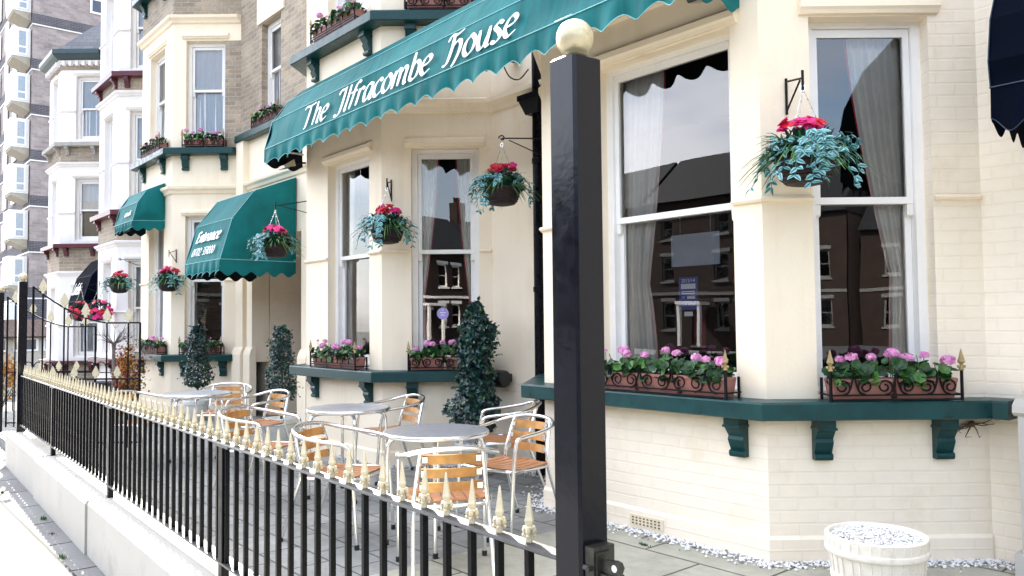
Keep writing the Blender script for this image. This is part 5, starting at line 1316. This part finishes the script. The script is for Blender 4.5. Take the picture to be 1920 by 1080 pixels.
g.fbox(fMr, ss - .03, ss + .03, gl + .0062, gl + .0066, 1.525, 1.535, 1); g.fbox(fMr, ss - .02, ss + .02, gl + .0062, gl + .0066, 1.50, 1.51, 1); g.ball(fMr.P(ss, gl + .006, 1.556), .010, 8, 4, 1)
tag(g.build('window_sticker', [PURP, STICKW], org=c_), 'round purple sticker on the window beside the ivy pillar', 'sticker')

# ------------------------------------------------------------------ things by the far gates
R = random.Random(77)
def shrub(x, y, z0, rx, h, mats, label, n, lsz, seed, cat='shrub'):
    global R
    R = random.Random(seed)
    g = thing('shrub', (x, y, z0), label, cat)
    mb = MB()
    for k in range(16):
        d = rdir(.4, .95); mb.tube([(x, y, z0), Vector((x, y, z0)) + Vector((d.x * rx * .8, d.y * rx * .8, d.z * h * .8))], .007, 4)
    mb.build('stems', BARK, g); mb = MB(); cl_ = [(rdir(-.2, 1), R.uniform(.25, .5)) for _ in range(14)]
    for i in range(n):
        c, s_ = R.choice(cl_); p = Vector((x, y, z0 + h * .5)) + Vector((c.x * rx * .7, c.y * rx * .7, c.z * h * .42)) + Vector((R.gauss(0, rx * s_ * .6), R.gauss(0, rx * s_ * .6), R.gauss(0, h * s_ * .3)))
        mb.leaf(p, rdir(), rdir(), lsz * R.uniform(.6, 1.3), lsz * .4, mi=R.randrange(len(mats)))
    mb.build('foliage', mats, g)
    return g
shrub(-14.0, 3.78, 0.05, .24, .98, [ORANGEL, RUST, YELL, ORANGEL, RUST], 'orange and red leaved shrub beside the arched gate', 700, .055, 51)
shrub(-14.5, 2.05, .1, .26, .85, [ORANGEL, YELL, ORANGEL], 'bright orange shrub at the left edge behind the far gate post', 420, .06, 52)
g = thing('small_tree', (-15.2, 3.86, 0), 'bare pruned twig tree in the black trough', 'tree')
mb = MB(); x, y = -15.2, 3.86; mb.tube([(x, y, .15), (x + .01, y, .6), (x - .01, y, 1.0), (x, y, 1.12)], [.035, .03, .03, .04], 8); mb.build('trunk', TWIG, g)
mb = MB()
for k in range(22):
    d = rdir(.25, .98); p0 = Vector((x, y, 1.1)); p1 = p0 + d * R.uniform(.15, .3); mb.tube([p0, p1], [.009, .005], 4)
    for q in range(3): mb.tube([p1, p1 + (d + rdir() * .7).normalized() * R.uniform(.08, .2)], [.004, .0018], 4)
mb.build('twigs', TWIG, g)
g = MB(); g.bbox(Fr((-15.9, 3.35), 50), 0, 1.1, -.35, 0, -.05, .43, .01); tag(g.build('planter_trough', BLKPL, org=(-15.4, 3.8, 0)), 'long black planter trough holding the bare twig tree', 'planter')
nr = thing('hoop_railing', (-17.0, 3.0, 0), 'low black hooped railing in front of the neighbouring houses', 'railing')
mb = MB(); f = Fr((-18.6, 2.2), 40); n = 22
for i in range(n):
    s = i * .22
    mb.tube([f.P(s, 0, -.2), f.P(s, 0, .62)] + [f.P(s + .11 - .11 * cos(a), 0, .62 + .13 * sin(a)) for a in [pi * q / 8 for q in range(1, 8)]] + [f.P(s + .22, 0, .62), f.P(s + .22, 0, -.2)], .010, 5)
mb.tube([f.P(0, 0, .55), f.P(n * .22, 0, .55)], .010, 5); mb.tube([f.P(0, 0, .1), f.P(n * .22, 0, .1)], .010, 5); mb.build('hoops', IRON, nr)
# right edge porch wall
g = thing('porch_wall', (-.6, 5.1, 0), 'white painted stub wall at the right edge below the navy hood', 'wall')
mb = MB(); f = Fr((-1.53, 5.22), 0)
mb.fbox(f, .0, 1.9, -.02, .22, .13, .88); mb.strip(f, 1.9, [(-.02, .88), (.22, .88), (.245, .90), (.24, .94), (.2, .975), (.1, .99), (-.02, .99)], .08, 0); mb.fbox(f, -.03, 1.9, -.02, .25, -.2, .13)
mb.build('wall_body', WALLW, g)

nb = thing('terraced_house', (8, 5.2, 0), 'unseen cream house added beyond the right edge to block sky light', 'house')  # added out of view to cut sky light from the right
mb = MB(); mb.box(1.2, 16, 4.3, 12, -.2, 10.5); mb.build('wall', CREAM, nb)
mb = MB(); mb.add([(1.1, 4.1, 10.4), (16.1, 4.1, 10.4), (16.1, 8, 13), (1.1, 8, 13), (16.1, 12.2, 10.4), (1.1, 12.2, 10.4)], [(0, 1, 2, 3), (3, 2, 4, 5), (0, 3, 5), (1, 4, 2), (0, 5, 4, 1)]); mb.build('roof', SLATE, nb)
mb = MB()
for k in range(4):
    for z in (1.0, 4.4, 7.6): mb.box(2.4 + k * 3.4, 3.6 + k * 3.4, 4.24, 4.29, z, z + 2)
mb.build('window', WHITEW, nb)
# ------------------------------------------------------------------ opposite side of the street (seen in the window reflections)
OSLATE = mat('dark roof slate', (.012, .013, .015), .75, var=.3, vs=4, spec=.2)
OTRIM = mat('grey stone trim', (.12, .12, .115), .7)
def opp(x0, x1, label, seed, H=6.6, chim=True):
    q = random.Random(seed)
    h = thing('brick_house', ((x0 + x1) / 2, -31.5, 0), label, 'house', 'brick houses across the street')
    f = Fr((x1, -31.2), 180); Lw = x1 - x0
    ops = []; wins = []
    for zz, hh in ((1.0, 1.7), (4.0, 1.6)) + (((6.7, 1.4),) if H > 8 else ()):
        for s in (.9, 2.3, Lw - 2.2): ops.append((s, s + .9, zz, zz + hh))
    ops.append((4.0, 5.0, 0.0, 2.2))
    mb = MB(); wallface(mb, f, Lw, -.3, H, ops); mb.box(x0, x0 + .2 , -39, -31.42, -.3, H); mb.box(x1 - .2, x1 , -39, -31.42, -.3, H); mb.box(x0, x1, -39.2 , -39, -.3, H)
    mb.build('wall', OBRICK, h)
    for a, b, c, d in ops[:-1]: window(h, f, a, b, c, d, (c + d) / 2, dress='plain', m=OTRIM if x0 < 20 else None)
    mb = MB()
    for a, b, c, d in ops: mb.fbox(f, a - .12, b + .12, 0, .04, d, d + .22); mb.fbox(f, a - .1, b + .1, 0, .08, c - .12, c)
    mb.fbox(f, 0, Lw, .001, .06, 3.1, 3.3); mb.build('trim', OTRIM if x0 < 20 else WHITEW, h)
    mb = MB(); mb.fbox(f, 3.6, 5.4, .1, 1.1, 2.5, 2.7); mb.fbox(f, 3.65, 3.85, .85, 1.05, 0, 2.5); mb.fbox(f, 5.15, 5.35, .85, 1.05, 0, 2.5); mb.build('porch', OTRIM if -4.3 < x0 < 20 else WHITEW, h)
    mb = MB(); mb.fbox(f, 4.0, 5.0, -.16, -.1, 0, 2.2); mb.build('door', MAROON, h)
    mb = MB(); e = .35
    mb.add([(x0 - .05, -31.2 + e, H - .1), (x1 + .05, -31.2 + e, H - .1), (x1 + .05, -35.1, H + 3.3), (x0 - .05, -35.1, H + 3.3), (x1 + .05, -39.4, H - .1), (x0 - .05, -39.4, H - .1)], [(1, 0, 3, 2), (3, 5, 4, 2), (0, 5, 3), (1, 2, 4), (0, 1, 4, 5)])
    rf = mb.build('roof', OSLATE, h)
    if not chim: return h
    mb = MB(); mb.box(x0 + .3, x0 + 1.2, -35.6, -34.7, H + 2.4, H + 4.7)
    for k in range(3): mb.lathe((x0 + .5 + k * .25, -35.15, H + 4.7), [(.1, 0), (.09, .4), (.11, .42), (.09, .45)], 10)
    mb.build('chimney', OBRICK, rf); return h
oppx = ((-62, -53.5), (-53, -44.5), (-43, -34.5), (-34, -25.5), (-24, -15.5), (-15, -6.5), (-5, 3.5), (5, 13.5), (14, 22.5), (24, 32.5), (33, 41.5), (42.5, 51), (51.5, 60))
for i, (a, b) in enumerate(oppx):
    opp(a, b, ('first', 'second', 'third', 'fourth', 'fifth', 'sixth', 'seventh', 'eighth', 'ninth', 'tenth', 'eleventh', 'twelfth', 'thirteenth')[i] + ' dark brick house across the street, counting from the tower block', 60 + i, 9.0 if a < -25 else 6.6, not (-36 < a < -25))
for k in range(4):                                                  # the row that closes the view to the right
    h = opp(-4.2, 4.2, ('first', 'second', 'third', 'fourth')[k] + ' dark brick house of the row across the end of the street', 90 + k, 8.0 if k % 2 else 6.8, k != 1)
    h.rotation_euler = (0, 0, rad(90)); h.location = (40 + k * 1.5, -22 + k * 8.7, 0)
g = thing('street_tree', (-17, -27.9, -.1), 'bare tree on the far pavement across the street', 'tree')
mb = MB(); mb.tube([(-17, -27.9, -.1), (-17, -27.9, 1.2), (-17.1, -27.85, 2.6)], [.2, .16, .13], 8); mb.build('trunk', BARK, g)
mb = MB(); R = random.Random(9)
def branch(p, d, L_, r_, dep):
    q = p + d * L_; mb.tube([p, (p + q) / 2 + rdir() * L_ * .06, q], [r_, r_ * .8, r_ * .6], 5)
    if dep:
        for k in range(3): branch(q, (d + rdir() * .75 + Vector((0, 0, .15))).normalized(), L_ * R.uniform(.6, .85), r_ * .6, dep - 1)
for k in range(4): branch(Vector((-17.1, -27.85, 2.5)), (Vector((0, 0, 1)) + rdir() * .7).normalized(), 1.5, .09, 4)
mb.build('crown', BARK, g)
